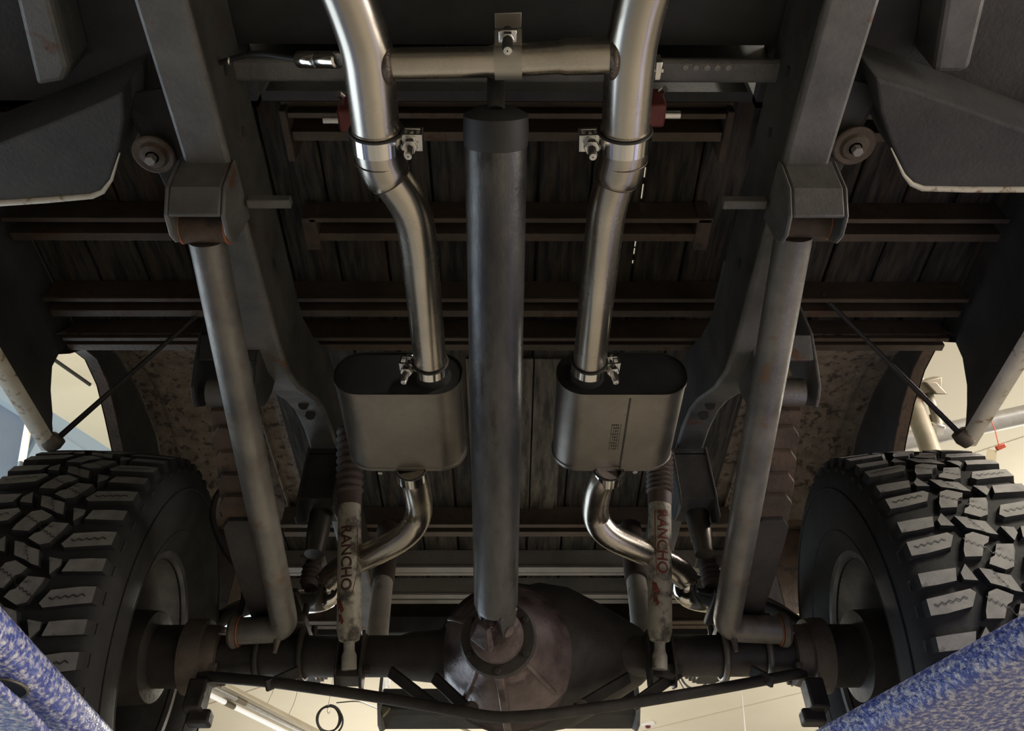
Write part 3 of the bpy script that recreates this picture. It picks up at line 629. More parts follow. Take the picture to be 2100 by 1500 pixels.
for k in range(6):
    a = math.radians(30+60*k); hexbolt('retainer_bolt', pn+pd*0.032+(pn_s*math.cos(a)+pn_u*math.sin(a))*0.058, -pd, 0.006, 0.007, M['axle'], AX)
# yoke ears of the pinion
mb = MB()
for s in (-1, 1):
    e = jc + q2*s*0.027
    mb.loft([[pn+q2*s*0.034+q1*a+q2*s*b for a, b in ((-0.024, -0.008), (0.024, -0.008), (0.024, 0.008), (-0.024, 0.008))], [e+q1*a+q2*s*b-ax*0.012 for a, b in ((-0.012, -0.007), (0.012, -0.007), (0.012, 0.007), (-0.012, 0.007))]])
mb.build('pinion_yoke', M['cast'], AX, bevel=0.003)
# truss bar and struts
yt = YAx-0.055
tp = [U(402, 1386, Y=yt+0.03), U(560, 1400, Y=yt), U(760, 1428, Y=yt-0.01), U(930, 1457, Y=yt-0.03), U(1016, 1474, Y=yt-0.03), U(1120, 1467, Y=yt-0.03), U(1300, 1442, Y=yt-0.01), U(1480, 1412, Y=yt), U(1650, 1380, Y=yt+0.03)]
mb = MB(); mb.tube(bend(tp, 0.04), 0.0105, 16); mb.build('truss_bar', M['axle'], AX)
for (xa, ya, xb, yb) in ((800, 1378, 900, 1456), (612, 1378, 545, 1408), (1395, 1378, 1300, 1446), (1540, 1376, 1585, 1400), (890, 1390, 975, 1470), (1290, 1390, 1180, 1456)):
    mb = MB(); a = U(xa, ya, Y=YAx-0.03); b = U(xb, yb, Y=yt-0.006); d = (b-a).normalized(); sdv = d.cross(f_).normalized()
    mb.obox((a+b)/2, d*(b-a).length*0.5, sdv*0.011, d.cross(sdv)*0.004); mb.build('truss_strut', M['axle'], AX, bevel=0.0015)
for (px, py) in ((966, 1455), (1193, 1452)):
    hexbolt('truss_bolt', U(px, py, Y=yt-0.012), V(0, -0.9, -0.3), 0.011, 0.010, M['hub'], AX)
# hubs and backing plates, u-bolts, spring seats, shock brackets
for s in (-1, 1):
    mb = MB(); mb.lathe(V(s*0.585, YAx, ZAx), XA*s, [(0, rt), (0.0, 0.058), (0.015, 0.062), (0.028, 0.062), (0.03, 0.072), (0.05, 0.075), (0.068, 0.075), (0.072, 0.060)], 40)
    mb.build('hub_flange', M['hub'], AX, smooth=35)
    mb = MB(); mb.lathe(V(s*0.585, YAx, ZAx), XA*s, [(0.068, 0.02), (0.07, 0.062), (0.13, 0.062), (0.135, 0.09), (0.20, 0.095), (0.20, 0.02)], 40)
    mb.build('brake_drum', M['axle'], AX, smooth=35)
    mb = MB(); mb.obox(V(s*0.60, YAx-0.035, ZAx-0.10), XA*0.018, YA*0.022, ZA*0.03); mb.obox(V(s*0.59, YAx-0.02, ZAx-0.135), XA*0.022, YA*0.016, ZA*0.014); mb.build('wheel_cylinder', M['axle'], AX, bevel=0.005)
    for k in range(4):
        a = math.radians(45+90*k); hexbolt('backing_bolt', V(s*0.586, YAx+0.054*math.cos(a), ZAx+0.054*math.sin(a)), -XA*s, 0.007, 0.008, M['hub'], AX)
    xs_ = -0.462 if s < 0 else 0.487
    for px_off in (-0.044, 0.044):
        mb = MB(); xx = xs_+px_off
        ang = [math.radians(a) for a in range(180, 361, 15)]
        path = [V(xx, YAx-rt-0.007, ZAx+0.09)] + [V(xx, YAx+(rt+0.007)*math.cos(a), ZAx+(rt+0.007)*math.sin(a)) for a in ang] + [V(xx, YAx+rt+0.007, ZAx+0.09)]
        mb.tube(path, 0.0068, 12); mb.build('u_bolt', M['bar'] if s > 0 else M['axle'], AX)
    mb = MB(); mb.box((xs_-0.052, YAx-0.075, ZAx+rt-0.006), (xs_+0.052, YAx+0.075, ZAx+rt+0.016)); mb.build('spring_seat', M['axle'], AX, bevel=0.004)
    # ears that hold the shock foot
    xsh = U(716, 1350, Y=YAx-0.06).x if s < 0 else U(1356, 1350, Y=YAx-0.06).x
    mb = MB()
    for dx in (-0.026, 0.022):
        mb.prism([V(xsh+dx, YAx-0.075, ZAx+0.02), V(xsh+dx, YAx-0.02, ZAx+0.03), V(xsh+dx, YAx-0.01, ZAx-0.075), V(xsh+dx, YAx-0.04, ZAx-0.085), V(xsh+dx, YAx-0.07, ZAx-0.06)], (0.006, 0, 0))
    mb.box((xsh-0.024, YAx-0.06, ZAx-0.07), (xsh+0.026, YAx-0.012, ZAx-0.045)); mb.build('shock_bracket', M['axle'], AX, smooth=0, bevel=0.002)
    hexbolt('bracket_bolt', V(xsh+0.028, YAx-0.045, ZAx-0.05), XA, 0.009, 0.014, M['axle'], AX)

# ================================================================== EXHAUST
def clamp(label, c, axis, r, w, bdir, stud, bandm='chrome', ear=0.014):
    c = Vector(c); a = Vector(axis).normalized(); b = Vector(bdir); b = (b-a*b.dot(a)).normalized(); t = a.cross(b)
    if t.dot(Vector(stud)) < 0: t = -t
    th = thing('band_clamp', label, 'clamp', c, 'exhaust band clamps')
    mb = MB(); mb.lathe(c-a*w/2, a, [(0, r-0.002), (0, r+0.0022), (w, r+0.0022), (w, r-0.002)], 40, ref=b); mb.build('band', M[bandm], th, smooth=50)
    mb = MB(); mb.torus(c-a*w*0.5, a, r+0.001, 0.0018, 40, 8); mb.build('band_edge', M['frame_dark'], th)
    e = c+b*(r+ear*0.75)
    mb = MB()
    mb.obox(e+t*0.008, a*w*0.5, b*ear, t*0.0022); mb.obox(e-t*0.008, a*w*0.5, b*ear, t*0.0022)
    mb.obox(e+b*ear-t*0.0, a*w*0.5, b*0.002, t*0.010); mb.build('lug', M['zinc'], th, bevel=0.001)
    mb = MB(); mb.lathe(e+t*0.010, t, [(0, 0.0095), (0.003, 0.0095), (0.003, 0.0075), (0.006, 0.007)], 20); mb.build('washer', M['zinc'], th)
    mb = MB(); hexnut(mb, e+t*0.013, t, 0.0105, 0.009); mb.build('nut', M['zinc'], th, bevel=0.001)
    mb = MB(); mb.lathe(e-t*0.014, t, [(0, 0.001), (0, 0.0095), (0.006, 0.0095), (0.006, 0.0060), (0.054, 0.0060), (0.0575, 0.0046), (0.058, 0.001)], 18); mb.build('bolt', M['zinc'], th, smooth=50)
    return th

ZP = 0.97
FRONT = {}
for s in (-1, 1):
    if s < 0:
        up = [(690, -70), (722, 10), (752, 100), (764, 200), (771, 268)]
        lo = [(771, 262), (777, 318), (789, 352), (842, 420), (858, 488), (883, 752)]
        lab = 'brushed steel exhaust pipe from the top down to the muffler, left of the driveshaft'
    else:
        up = [(1338, -70), (1312, 10), (1294, 100), (1286, 200), (1282, 268)]
        lo = [(1282, 262), (1278, 318), (1268, 352), (1246, 418), (1237, 488), (1208, 752)]
        lab = 'brushed steel exhaust pipe with a torn weld notch, right of the driveshaft'
    zl = [ZP, ZP, ZP, ZP, ZP+0.002, ZP+0.012]
    Pu = [U(px, py, Z=ZP) for px, py in up]; Pu = [V(Pu[0].x+s*0.10, -0.7, ZP), V(Pu[0].x+s*0.06, 0.10, ZP)] + Pu; Pl = [U(px, py, Z=z) for (px, py), z in zip(lo, zl)]
    th = thing('exhaust_pipe', lab, 'exhaust pipe', Pl[0], 'front exhaust pipes')
    mb = MB(); mb.tube(bend(Pu, 0.10), 0.0308, 40); mb.build('upper_tube', M['steel'], th, smooth=60)
    dd = (Pl[1]-Pl[0]).normalized()
    # adapter cup over the joint, then the narrower lower tube
    path = bend(Pl[:4], 0.03, 6)
    cut = [p for p in path if p.y <= Pl[2].y+0.012]
    mb = MB(); mb.tube(cut, [0.0325]*(len(cut)-3)+[0.0322, 0.0315, 0.030], 40); mb.build('adapter', M['steel'], th, smooth=60)
    mb = MB(); mb.tube(soft(Pl[:2]+[Pl[2]]+Pl[3:5]+[Pl[4].lerp(Pl[5], 0.3), Pl[5]], 2), 0.0272, 40); mb.build('lower_tube', M['steel'], th, smooth=60)
    mid = U(775, 341, Z=ZP) if s < 0 else U(1276, 345, Z=ZP)
    dm = (Pl[2]-Pl[1]).normalized(); mb = MB(); mb.torus(Pl[1]+dd*0.006, dd, 0.0325, 0.0008, 40, 6); mb.build('seam', M['weld'], th)
    en = cut[-1]; de = (cut[-1]-cut[-2]).normalized(); mb = MB(); mb.torus(en, de, 0.0278, 0.0026, 40, 8); mb.build('weld_bead', M['weld'], th)
    FRONT[s] = (Pu, Pl)
    cen = (Pl[0]+Pl[1])/2 - dd*0.004
    if s < 0: clamp('polished band clamp on the left exhaust pipe, its bolt toward the driveshaft, upper of two', cen, dd, 0.0335, 0.024, XA, -ZA)
    else: clamp('polished band clamp on the right exhaust pipe, its bolt toward the driveshaft, upper of two', cen, dd, 0.0335, 0.024, -XA, -ZA)
    a, b = Pl[-1], Pl[-2]; dd = (a-b).normalized()
    if s < 0: clamp('small polished band clamp at the inlet of the plain muffler', a-dd*0.003, dd, 0.0285, 0.018, -XA+V(0, 0, 0.1), -ZA, ear=0.012)
    else: clamp('small polished band clamp at the inlet of the seamed muffler', a-dd*0.003, dd, 0.0285, 0.018, XA+V(0, 0, 0.1), -ZA, ear=0.012)
# crossover
CX = thing('crossover_pipe', 'short steel crossover tube joining the two exhaust pipes near the top', 'exhaust pipe', U(1030, 125, Z=ZP))
xa, xb, xm = U(772, 131, Z=ZP), U(1280, 114, Z=ZP), U(1010, 127, Z=ZP)
dx = (xb-xa).normalized()
mb = MB(); mb.tube([xa, xm], 0.0182, 32); mb.build('inner_tube', M['steel'], CX)
xe = U(1145, 118, Z=ZP); xe2 = U(1160, 117, Z=ZP)
mb = MB(); mb.tube([xm-dx*0.004, xe, xe2, xb], [0.0190, 0.0190, 0.0212, 0.0212], 32); mb.build('outer_sleeve', M['steel'], CX)
mb = MB(); mb.torus(U(797, 131, Z=ZP), dx, 0.0215, 0.0055, 32, 10); mb.build('weld_bead', M['weld'], CX)
mb = MB(); mb.torus(U(1257, 115, Z=ZP), dx, 0.0245, 0.0055, 32, 10); mb.build('weld_bead', M['weld'], CX)
cc = U(1042, 126, Z=ZP)
BC = thing('band_clamp', 'wide flat band clamp around the crossover tube', 'clamp', cc, 'exhaust band clamps')
hw = 0.0165
mb = MB(); mb.lathe(cc-dx*hw, dx, [(0, 0.018), (0, 0.0212), (2*hw, 0.0212), (2*hw, 0.018)], 36)
mb.build('band', M['satin'], BC)
fw = V(0, -0.78, 0.62)
mb = MB(); o1 = cc+fw*0.018
mb.obox(cc+V(0, -0.024, 0.006), dx*hw, V(0, -0.006, 0.010)*1.2, V(0, -0.0015, -0.0009)); mb.obox(cc+V(0, -0.022, 0.030), dx*hw, V(0, 0.004, 0.010), V(0, 0.0015, -0.0006)); mb.obox(cc+V(0, -0.030, 0.048), dx*hw, V(0, 0.010, 0.001), V(0, 0, 0.0012))
mb.build('strap', M['satin'], BC, bevel=0.001)
nb = U(1041, 78, Y=cc.y-0.036)
mb = MB(); mb.obox(nb+ZA*0.006, dx*0.011, YA*0.008, ZA*0.003); mb.build('spacer', M['zinc'], BC, bevel=0.002)
mb = MB(); hexnut(mb, nb+ZA*0.002, -ZA, 0.0085, 0.008); mb.build('nut', M['zinc'], BC, bevel=0.001)
mb = MB(); mb.lathe(nb+ZA*0.02, -ZA, [(0, 0.0062), (0.052, 0.0062), (0.055, 0.0048), (0.0555, 0.001)], 18); mb.build('bolt', M['zinc'], BC)

# mufflers
def muffler(s, xc, yf, yr, zb, W, H, lab, neck_in, neck_out):
    th = thing('muffler', lab, 'muffler', V(xc, (yf+yr)/2, zb), 'mufflers')
    zc = zb+H/2; R = H/2*0.92; hw = W/2
    def ring(y, ins):
        pts = []
        for cx, cz, a0 in ((hw-R, H/2-R, 0), (-(hw-R), H/2-R, 90), (-(hw-R), -(H/2-R), 180), (hw-R, -(H/2-R), 270)):
            for k in range(9):
                a = math.radians(a0+90*k/8); rr = R-ins
                pts.append(V(xc+cx+rr*math.cos(a), y, zc+cz+rr*math.sin(a)))
        return pts
    mb = MB(); mb.loft([ring(yf-0.004, 0.0), ring(yf-0.004, -0.0015), ring(yf+0.004, -0.0015), ring(yf+0.005, 0.0), ring(yf+0.03, 0), ring(yr-0.03, 0), ring(yr-0.005, 0), ring(yr-0.004, -0.0015), ring(yr+0.003, -0.0015), ring(yr+0.003, 0.0)], caps=False)
    sh = mb.build('shell', M['steel_dull'], th, smooth=50)
    for yy, sg, nm in ((yf, -1, 'front_cap'), (yr, 1, 'rear_cap')):
        mb = MB(); mb.loft([ring(yy, 0.0), ring(yy-sg*0.004, 0.002), ring(yy-sg*0.004, 0.006)][::1], caps=True); mb.build(nm, M['black'] if sg < 0 else M['steel_dull'], th, smooth=50)  # front cap black, rear one steel: shade of the front face put into colour
    d = (neck_in[1]-neck_in[0]).normalized()
    mb = MB(); mb.lathe(neck_in[1]-d*0.035, d, [(0, 0.0280), (0.02, 0.0280), (0.03, 0.0295), (0.045, 0.036), (0.052, 0.044)], 32); mb.build('inlet_neck', M['frame_dark'], th)
    mb = MB(); mb.cyl(neck_out, neck_out+YA*0.03, 0.026, 28); mb.build('outlet_neck', M['steel'], th)
    return th, sh, zc
zb = 0.962
yf = U(817, 812, Z=zb).y; yr = U(817, 963, Z=zb).y
xl = (U(690, 815, Z=zb+0.03).x+U(948, 815, Z=zb+0.03).x)/2; xr = (U(1138, 815, Z=zb+0.03).x+U(1408, 815, Z=zb+0.03).x)/2
W_ = 0.222
thl, shl, zc = muffler(-1, xl, yf, yr, zb, W_, 0.102, 'dull metal muffler with a plain scuffed bottom, hung left of the driveshaft', (FRONT[-1][1][-2], V(FRONT[-1][1][-1].x, yf, zb+0.045)), V(U(840, 965, Z=zb+0.04).x, yr, zb+0.045))
thr, shr, zc = muffler(1, xr, yf, yr, zb, W_+0.004, 0.102, 'dull metal muffler with a long seam line and stamped mark on its bottom', (FRONT[1][1][-2], V(FRONT[1][1][-1].x, yf, zb+0.045)), V(U(1250, 963, Z=zb+0.04).x, yr, zb+0.045))
xsx = U(1283, 880, Z=zb).x
mb = MB(); mb.box((xsx-0.0016, yf, zb-0.0012), (xsx+0.0016, yr, zb+0.002)); mb.build('seam_line', M['frame_dark'], thr, smooth=0)
def flat_text(body, size, mtx, m, parent, name='stamp'):
    cu = bpy.data.curves.new(name, 'FONT'); cu.body = body; cu.size = size; cu.align_x = 'CENTER'; cu.align_y = 'CENTER'; cu.resolution_u = 3; cu.offset = size*0.022
    ob = bpy.data.objects.new(name, cu); COL.objects.link(ob)
    dg = bpy.context.evaluated_depsgraph_get(); me = bpy.data.meshes.new_from_object(ob.evaluated_get(dg))
    COL.objects.unlink(ob); bpy.data.objects.remove(ob); bpy.data.curves.remove(cu)
    off = Vector((0, 0, 0)); p = parent
    while p is not None: off += p.location; p = p.parent
    bm = bmesh.new(); bm.from_mesh(me)
    for k in range(-12, 13):
        bmesh.ops.bisect_plane(bm, geom=bm.verts[:]+bm.edges[:]+bm.faces[:], plane_co=(0, k*size*0.07, 0), plane_no=(0, 1, 0))
    bm.to_mesh(me); bm.free()
    for v in me.vertices: v.co = mtx(v.co) - off
    me.materials.clear(); me.materials.append(m)
    o = bpy.data.objects.new(name, me); COL.objects.link(o); o.parent = parent
    return o
cst = U(1262, 897, Z=zb)
mb = MB()
for k in range(5):
    xx = cst.x-0.0095+0.004*k
    mb.box((xx, cst.y-0.035, zb-0.0006), (xx+0.0012, cst.y+0.035, zb+0.001))
for k in range(9):
    yy = cst.y-0.034+0.0083*k
    mb.box((cst.x-0.009+0.003*(k % 3), yy, zb-0.0006), (cst.x+0.003+0.002*(k % 2), yy+0.0016, zb+0.001))
mb.build('stamped_mark', M['darkprint'], thr, smooth=0)
for (pth, sgn) in ((thl, -1), (thr, 1)):
    cpx = (780, 968) if sgn < 0 else (1302, 966)
    c0 = U(*cpx, Y=yr+0.01)
    mb = MB(); mb.cyl(c0+ZA*0.03, c0-ZA*0.004, 0.0045, 12); mb.build('hanger_pin', M['zinc'], pth)
# tail pipes
for s in (-1, 1):
    if s < 0:
        pts = [(843, 962, yr+0.005), (852, 990, yr+0.045), (864, 1052, 1.40), (838, 1098, 1.43), (768, 1135, 1.48), (700, 1165, 1.54), (674, 1190, 1.57)]
        pts2 = [(677, 1190, 1.575), (678, 1218, 1.60), (655, 1232, 1.66), (600, 1236, 1.74), (520, 1240, 1.85), (430, 1285, 1.97), (400, 1320, 2.0)]
        lab = 'curved steel tailpipe behind the faded shock, swinging outward to the left'
    else:
        pts = [(1248, 962, yr+0.005), (1228, 990, yr+0.045), (1217, 1052, 1.40), (1238, 1096, 1.43), (1310, 1128, 1.48), (1385, 1160, 1.54), (1408, 1190, 1.57)]
        pts2 = [(1405, 1190, 1.575), (1403, 1216, 1.60), (1430, 1230, 1.66), (1480, 1234, 1.74), (1560, 1238, 1.85), (1640, 1288, 1.97), (1670, 1325, 2.0)]
        lab = 'curved steel tailpipe behind the spotted shock, swinging outward to the right'
    P1 = [U(a, b, Y=y) for a, b, y in pts]; P2 = [U(a, b, Y=y) for a, b, y in pts2]
    th = thing('tailpipe', lab, 'exhaust pipe', P1[0], 'tailpipes')
    mb = MB(); mb.tube(soft(P1), 0.0268, 36); mb.build('front_bend', M['steel'], th, smooth=60)
    mb = MB(); mb.tube(soft(P2, 2), 0.0272, 36); mb.build('rear_bend', M['chrome'], th, smooth=60)
    dd = (P1[-1]-P1[-2]).normalized(); mb = MB(); mb.torus(P1[-1], dd*0.4+V(0, 0.3, -0.5), 0.0275, 0.0016, 36, 8); mb.build('joint_ring', M['weld'], th)
    c0 = P1[0]+YA*0.012
    clamp('polished band clamp at the outlet of the ' + ('plain' if s < 0 else 'seamed') + ' muffler', c0, YA, 0.0275, 0.026, V(s*0.5, 0, 1), XA*s, ear=0.010)

# ================================================================== TRACTION BARS
for s in (-1, 1):
    if s < 0: tpx, bpx, epx, cpx = (420, 466), (586, 1290), (484, 1302), 410
    else: tpx, bpx, epx, cpx = (1632, 456), (1488, 1288), (1604, 1292), 1650
    a = U(*tpx, Y=0.70); b = U(*bpx, Y=1.535); e = U(*epx, Y=1.545); e.z = b.z
    th = thing('traction_bar', 'bare grey tube traction bar with ' + ('smooth bluish steel, on the plain muffler side' if s < 0 else 'brown rust bloom, on the seamed muffler side'), 'traction bar', b, 'traction bars')
    d = (b-a).normalized(); a_t = a; a = V(s*0.436, a.y, a.z)
    mb = MB(); mb.tube(bend([a_t+d*0.02, b, e], 0.035, 8), 0.0265 if s < 0 else 0.0275, 32); mb.build('tube', M['bar'], th, smooth=60)
    mb = MB(); w2 = 0.034; mb.lathe(a-XA*w2, XA, [(0, 0.010), (0, 0.0235), (2*w2, 0.0235), (2*w2, 0.010)], 30); mb.build('pivot_sleeve', M['rust'], th)
    for q in (-1, 1):
        mb = MB(); mb.lathe(a+XA*q*(w2-0.003), XA*q, [(0, 0.02), (0, 0.0245), (0.003, 0.0250), (0.004, 0.024), (0.004, 0.010)], 28); mb.build('rusty_washer', M['rust_edge'], th)
    mb = MB(); mb.lathe(e, XA*s, [(-0.004, 0.02), (-0.004, 0.0325), (0.006, 0.034), (0.012, 0.030), (0.012, 0.001)], 28); mb.build('end_flange', M['hub'], th)
    mb = MB(); mb.torus(e-XA*s*0.006, XA, 0.0285, 0.0018, 28, 8); mb.build('rust_ring', M['rust_edge'], th)
    # feet joining the sleeve to the spring seat
    mb = MB(); m1 = (b+e)/2
    for q in (0.25, 0.75):
        p = b.lerp(e, q); mb.prism([p+V(-0.004, 0.0, 0.02), p+V(-0.004, 0.06, 0.05), p+V(-0.004, 0.06, 0.02), p+V(-0.004, 0.02, -0.01)], (0.008, 0, 0))
    mb.build('foot_plate', M['hub'], th, bevel=0.002)
    mb = MB(); pt_ = b+V(-s*0.006 if s > 0 else -0.006*s*-1, 0.0, -0.022); mb.lathe(V(b.x+s*0.012, b.y, b.z-0.02), -ZA, [(0, 0.008), (0.012, 0.006), (0.03, 0.004), (0.032, 0.001)], 12); mb.build('grease_stub', M['hub'], th)

# ================================================================== LEAF SPRINGS
def zleaf(y): return ZAx+rt+0.058 + 0.36*(y-YAx)**2 + 0.02*abs(y-YAx)
for s in (-1, 1):
    xc = -0.488 if s < 0 else 0.486
    ye = 1.06; ez = U(1588 if s > 0 else 480, 806, Y=ye).z
    th = thing('leaf_spring', 'rusty leaf spring pack beside the ' + ('left' if s < 0 else 'right') + ' tire, its front eye in a hanger', 'leaf spring', V(xc, YAx, ZAx+rt), 'leaf springs')
    hw = 0.032
    k0 = (ez-0.02 - zleaf(ye))
    def zl(y): 
        f = max(0, (YAx-y)/(YAx-ye)); return zleaf(y) + k0*min(1, f)
    starts = [1.075, 1.10, 1.14, 1.178, 1.215, 1.26]
    for i, y0 in enumerate(starts):
        y1 = 2*YAx - y0 + (0.06 if i == 0 else 0); off_ = -0.0095*i
        mb = MB(); secs = []
        for k in range(15):
            y = y0+(y1-y0)*k/14; w_ = hw*(0.62 if k in (0, 14) and i > 0 else 1)
            secs.append([V(xc-w_, y, zl(y)+off_-0.0045), V(xc+w_, y, zl(y)+off_-0.0045), V(xc+w_, y, zl(y)+off_+0.0045), V(xc-w_, y, zl(y)+off_+0.0045)])
            if k == 0 and i > 0:
                y = y0+0.016; secs.append([V(xc-hw, y, zl(y)+off_-0.0045), V(xc+hw, y, zl(y)+off_-0.0045), V(xc+hw, y, zl(y)+off_+0.0045), V(xc-hw, y, zl(y)+off_+0.0045)])
        mb.loft(secs); mb.build('leaf', M['rust'] if i < 5 else M['axle'], th, smooth=0, bevel=0.001)  # lowest leaf coloured dark to carry the shadow near the axle
    mb = MB(); mb.lathe(V(xc-0.036, ye, ez), XA, [(0, 0.008), (0, 0.026), (0.072, 0.026), (0.072, 0.008)], 28); mb.build('spring_eye', M['bar'], th)
    mb = MB()
    side = [(ye-0.075, ez+0.075), (ye-0.055, ez+0.02), (ye-0.035, ez-0.02), (ye-0.018, ez-0.030), (ye+0.0, ez-0.035), (ye+0.03, ez-0.005), (ye+0.045, ez+0.04), (ye+0.045, 1.31), (ye-0.06, 1.31)]
    for xx in (xc-0.056, xc+0.050):
        mb.prism([V(xx, y, z) for y, z in side], (0.006, 0, 0))
    mb.prism([V(xc-0.05, ye-0.075, ez+0.07), V(xc+0.05, ye-0.075, ez+0.07), V(xc+0.05, ye-0.056, ez+0.026), V(xc-0.05, ye-0.056, ez+0.026)], (0, 0.006, 0.002))
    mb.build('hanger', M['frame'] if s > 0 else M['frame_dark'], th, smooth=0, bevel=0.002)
    mb = MB(); yc = YAx+0.0; mb.box((xc-0.05, YAx-0.07, zl(YAx)+0.004), (xc+0.05, YAx+0.07, zl(YAx)+0.018)); mb.build('clamp_plate', M['axle'], th, bevel=0.003)
    # bump stop
    pb = U(634 if s < 0 else 1462, 1205, Y=1.66); ptp = pb+ZA*0.075
    bt = thing('bump_stop', 'ribbed brown rubber bump stop above the axle beside the ' + ('plain' if s < 0 else 'rust bloomed') + ' traction bar', 'bump stop', pb, 'bump stops')
    mb = MB(); mb.lathe(pb, ZA, [(0, 0.001), (0, 0.018)] + [(0.006+0.006*k, 0.024 if k % 2 else 0.019) for k in range(9)] + [(0.062, 0.018), (0.062, 0.001)], 24); mb.build('rubber', M['boot'], bt, smooth=60)
    mb = MB(); mb.box((pb.x-0.028, pb.y-0.024, pb.z+0.062), (pb.x+0.028, pb.y+0.024, pb.z+0.070)); mb.box((pb.x-0.022, pb.y-0.018, pb.z+0.070), (pb.x-0.016, pb.y+0.018, 1.25)); mb.build('mount_plate', M['hub'], bt, bevel=0.002)
    hexbolt('plate_nut', V(pb.x+0.002, pb.y-0.018, pb.z+0.070), ZA, 0.008, 0.012, M['hub'], bt)

# ================================================================== SHOCKS
def helix_boot(mb, a, b, r0, r1, n):
    d = (b-a).normalized(); L = (b-a).length; pr_ = []
    for k in range(n*4+1):
        h = L*k/(n*4); pr_.append((h, (r0 if k % 4 in (0,) else r1 if k % 4 == 2 else (r0+r1)/2)))
    mb.lathe(a, d, [(0, 0.01)]+pr_+[(L, 0.01)], 28)
def shock(label, foot, mid, top, r, text, m):
    th = thing('shock_absorber', label, 'shock absorber', foot, 'shock absorbers')
    d = (mid-foot).normalized(); L = (mid-foot).length
    mb = MB(); mb.lathe(foot, d, [(0.0, 0.001), (0.0, 0.012), (0.004, 0.020), (0.016, r*0.93), (0.026, r), (L, r), (L+0.002, r*0.8), (L+0.002, 0.005)], 36, ref=-YA); mb.build('body', m, th, smooth=50)
    if top is not None:
        mb = MB(); helix_boot(mb, mid-d*0.004, top, r*1.02, r*1.22, 9); mb.build('dust_boot', M['boot'], th, smooth=70)
        mb = MB(); mb.lathe(mid-d*0.030, d, [(0, r), (0, r+0.0012), (0.03, r+0.0012), (0.03, r)], 36); mb.build('red_band' if r > 0 else 'band', M['boot'], th)
    mb = MB(); mb.lathe(foot+d*0.004, -d, [(0, 0.011), (0.02, 0.011), (0.03, 0.015), (0.055, 0.015), (0.055, 0.001)], 20); mb.build('foot_stud', M['shock_clean'] if text else M['axle'], th)
    if text:
        side = d.cross(f_).normalized()
        if side.x < 0: side = -side
        frontv = side.cross(d).normalized()
        if frontv.y > 0: frontv = -frontv
        h0, tl, u_off = text
        rr = r+0.0006
        def place(co):
            ang = co.y/rr + u_off
            return foot + d*(h0 - co.x) + (frontv*math.cos(ang)+side*math.sin(ang))*rr
        ob = flat_text('RANCHO', tl/3.9, place, M['redprint'] if u_off >= 0 else M['redprint_dark'], th, 'lettering')
        mb = MB(); N_ = 16
        sw = -0.62 if u_off >= 0 else 0.95
        rows = []
        for k in range(N_+1):
            t_ = k/N_; hh = h0 + tl*0.55 - tl*1.15*t_; aa = sw + (0.20*t_*t_ if sw < 0 else -0.75*max(0, t_-0.55)**1.5*2.2)
            wv = 0.045*(1-0.5*t_)
            rows.append([foot+d*hh+(frontv*math.cos(aa-wv)+side*math.sin(aa-wv))*rr, foot+d*hh+(frontv*math.cos(aa+wv)+side*math.sin(aa+wv))*rr])
        mb.loft(rows, closed=False); mb.build('swoosh', M['redprint'], th, smooth=0)
        mb = MB()
        for (hh, aa, sz) in ((h0-tl*0.78, -0.55, 0.010), (h0-tl*0.98, -0.5, 0.008)):
            mb.poly([foot+d*(hh+y*sz)+(frontv*math.cos(aa+x*sz/rr)+side*math.sin(aa+x*sz/rr))*rr for x, y in ((-0.8, 1.4), (0.2, 0.9), (0.9, -0.9), (0.3, -1.6), (-0.3, -0.4), (-0.7, -1.0))])
        mb.build('print_patch', M['redprint'], th, smooth=0)
    return th
shock('dusty white front shock with faded dark lettering, left of the driveshaft', U(716, 1318, Y=1.535), U(717, 1012, Y=1.455), U(717, 880, Y=1.415), 0.0245, (0.165, 0.125, -0.10), M['shock'])
shock('spotted white front shock with clear red lettering, right of the driveshaft', U(1353, 1318, Y=1.535), U(1353, 1010, Y=1.455), U(1353, 925, Y=1.43), 0.0245, (0.20, 0.125, 0.0), M['shock'])
for s in (-1, 1):
    if s < 0: f0, m0, t0 = U(771, 1330, Y=1.72), U(784, 1195, Y=1.80), U(797, 1085, Y=1.88)
    else: f0, m0, t0 = U(1322, 1330, Y=1.72), U(1306, 1190, Y=1.80), U(1292, 1085, Y=1.88)
    th = thing('shock_absorber', 'pale rear shock half hidden behind the ' + ('dusty lettered' if s < 0 else 'spotted lettered') + ' shock', 'shock absorber', f0, 'shock absorbers')
    d = (t0-f0).normalized(); L1 = (m0-f0).length; L2 = (t0-f0).length
    mb = MB(); mb.lathe(f0, d, [(0, 0.001), (0, 0.018), (0.01, 0.0245), (L1+0.04, 0.0245), (L1+0.04, 0.01)], 30); mb.build('body', M['shock_clean'], th, smooth=50)
    mb = MB(); mb.lathe(m0, d, [(-0.002, 0.024), (-0.002, 0.0295), (L2-L1, 0.0295), (L2-L1, 0.001)], 30); mb.build('upper_shield', M['boot'], th, smooth=50)

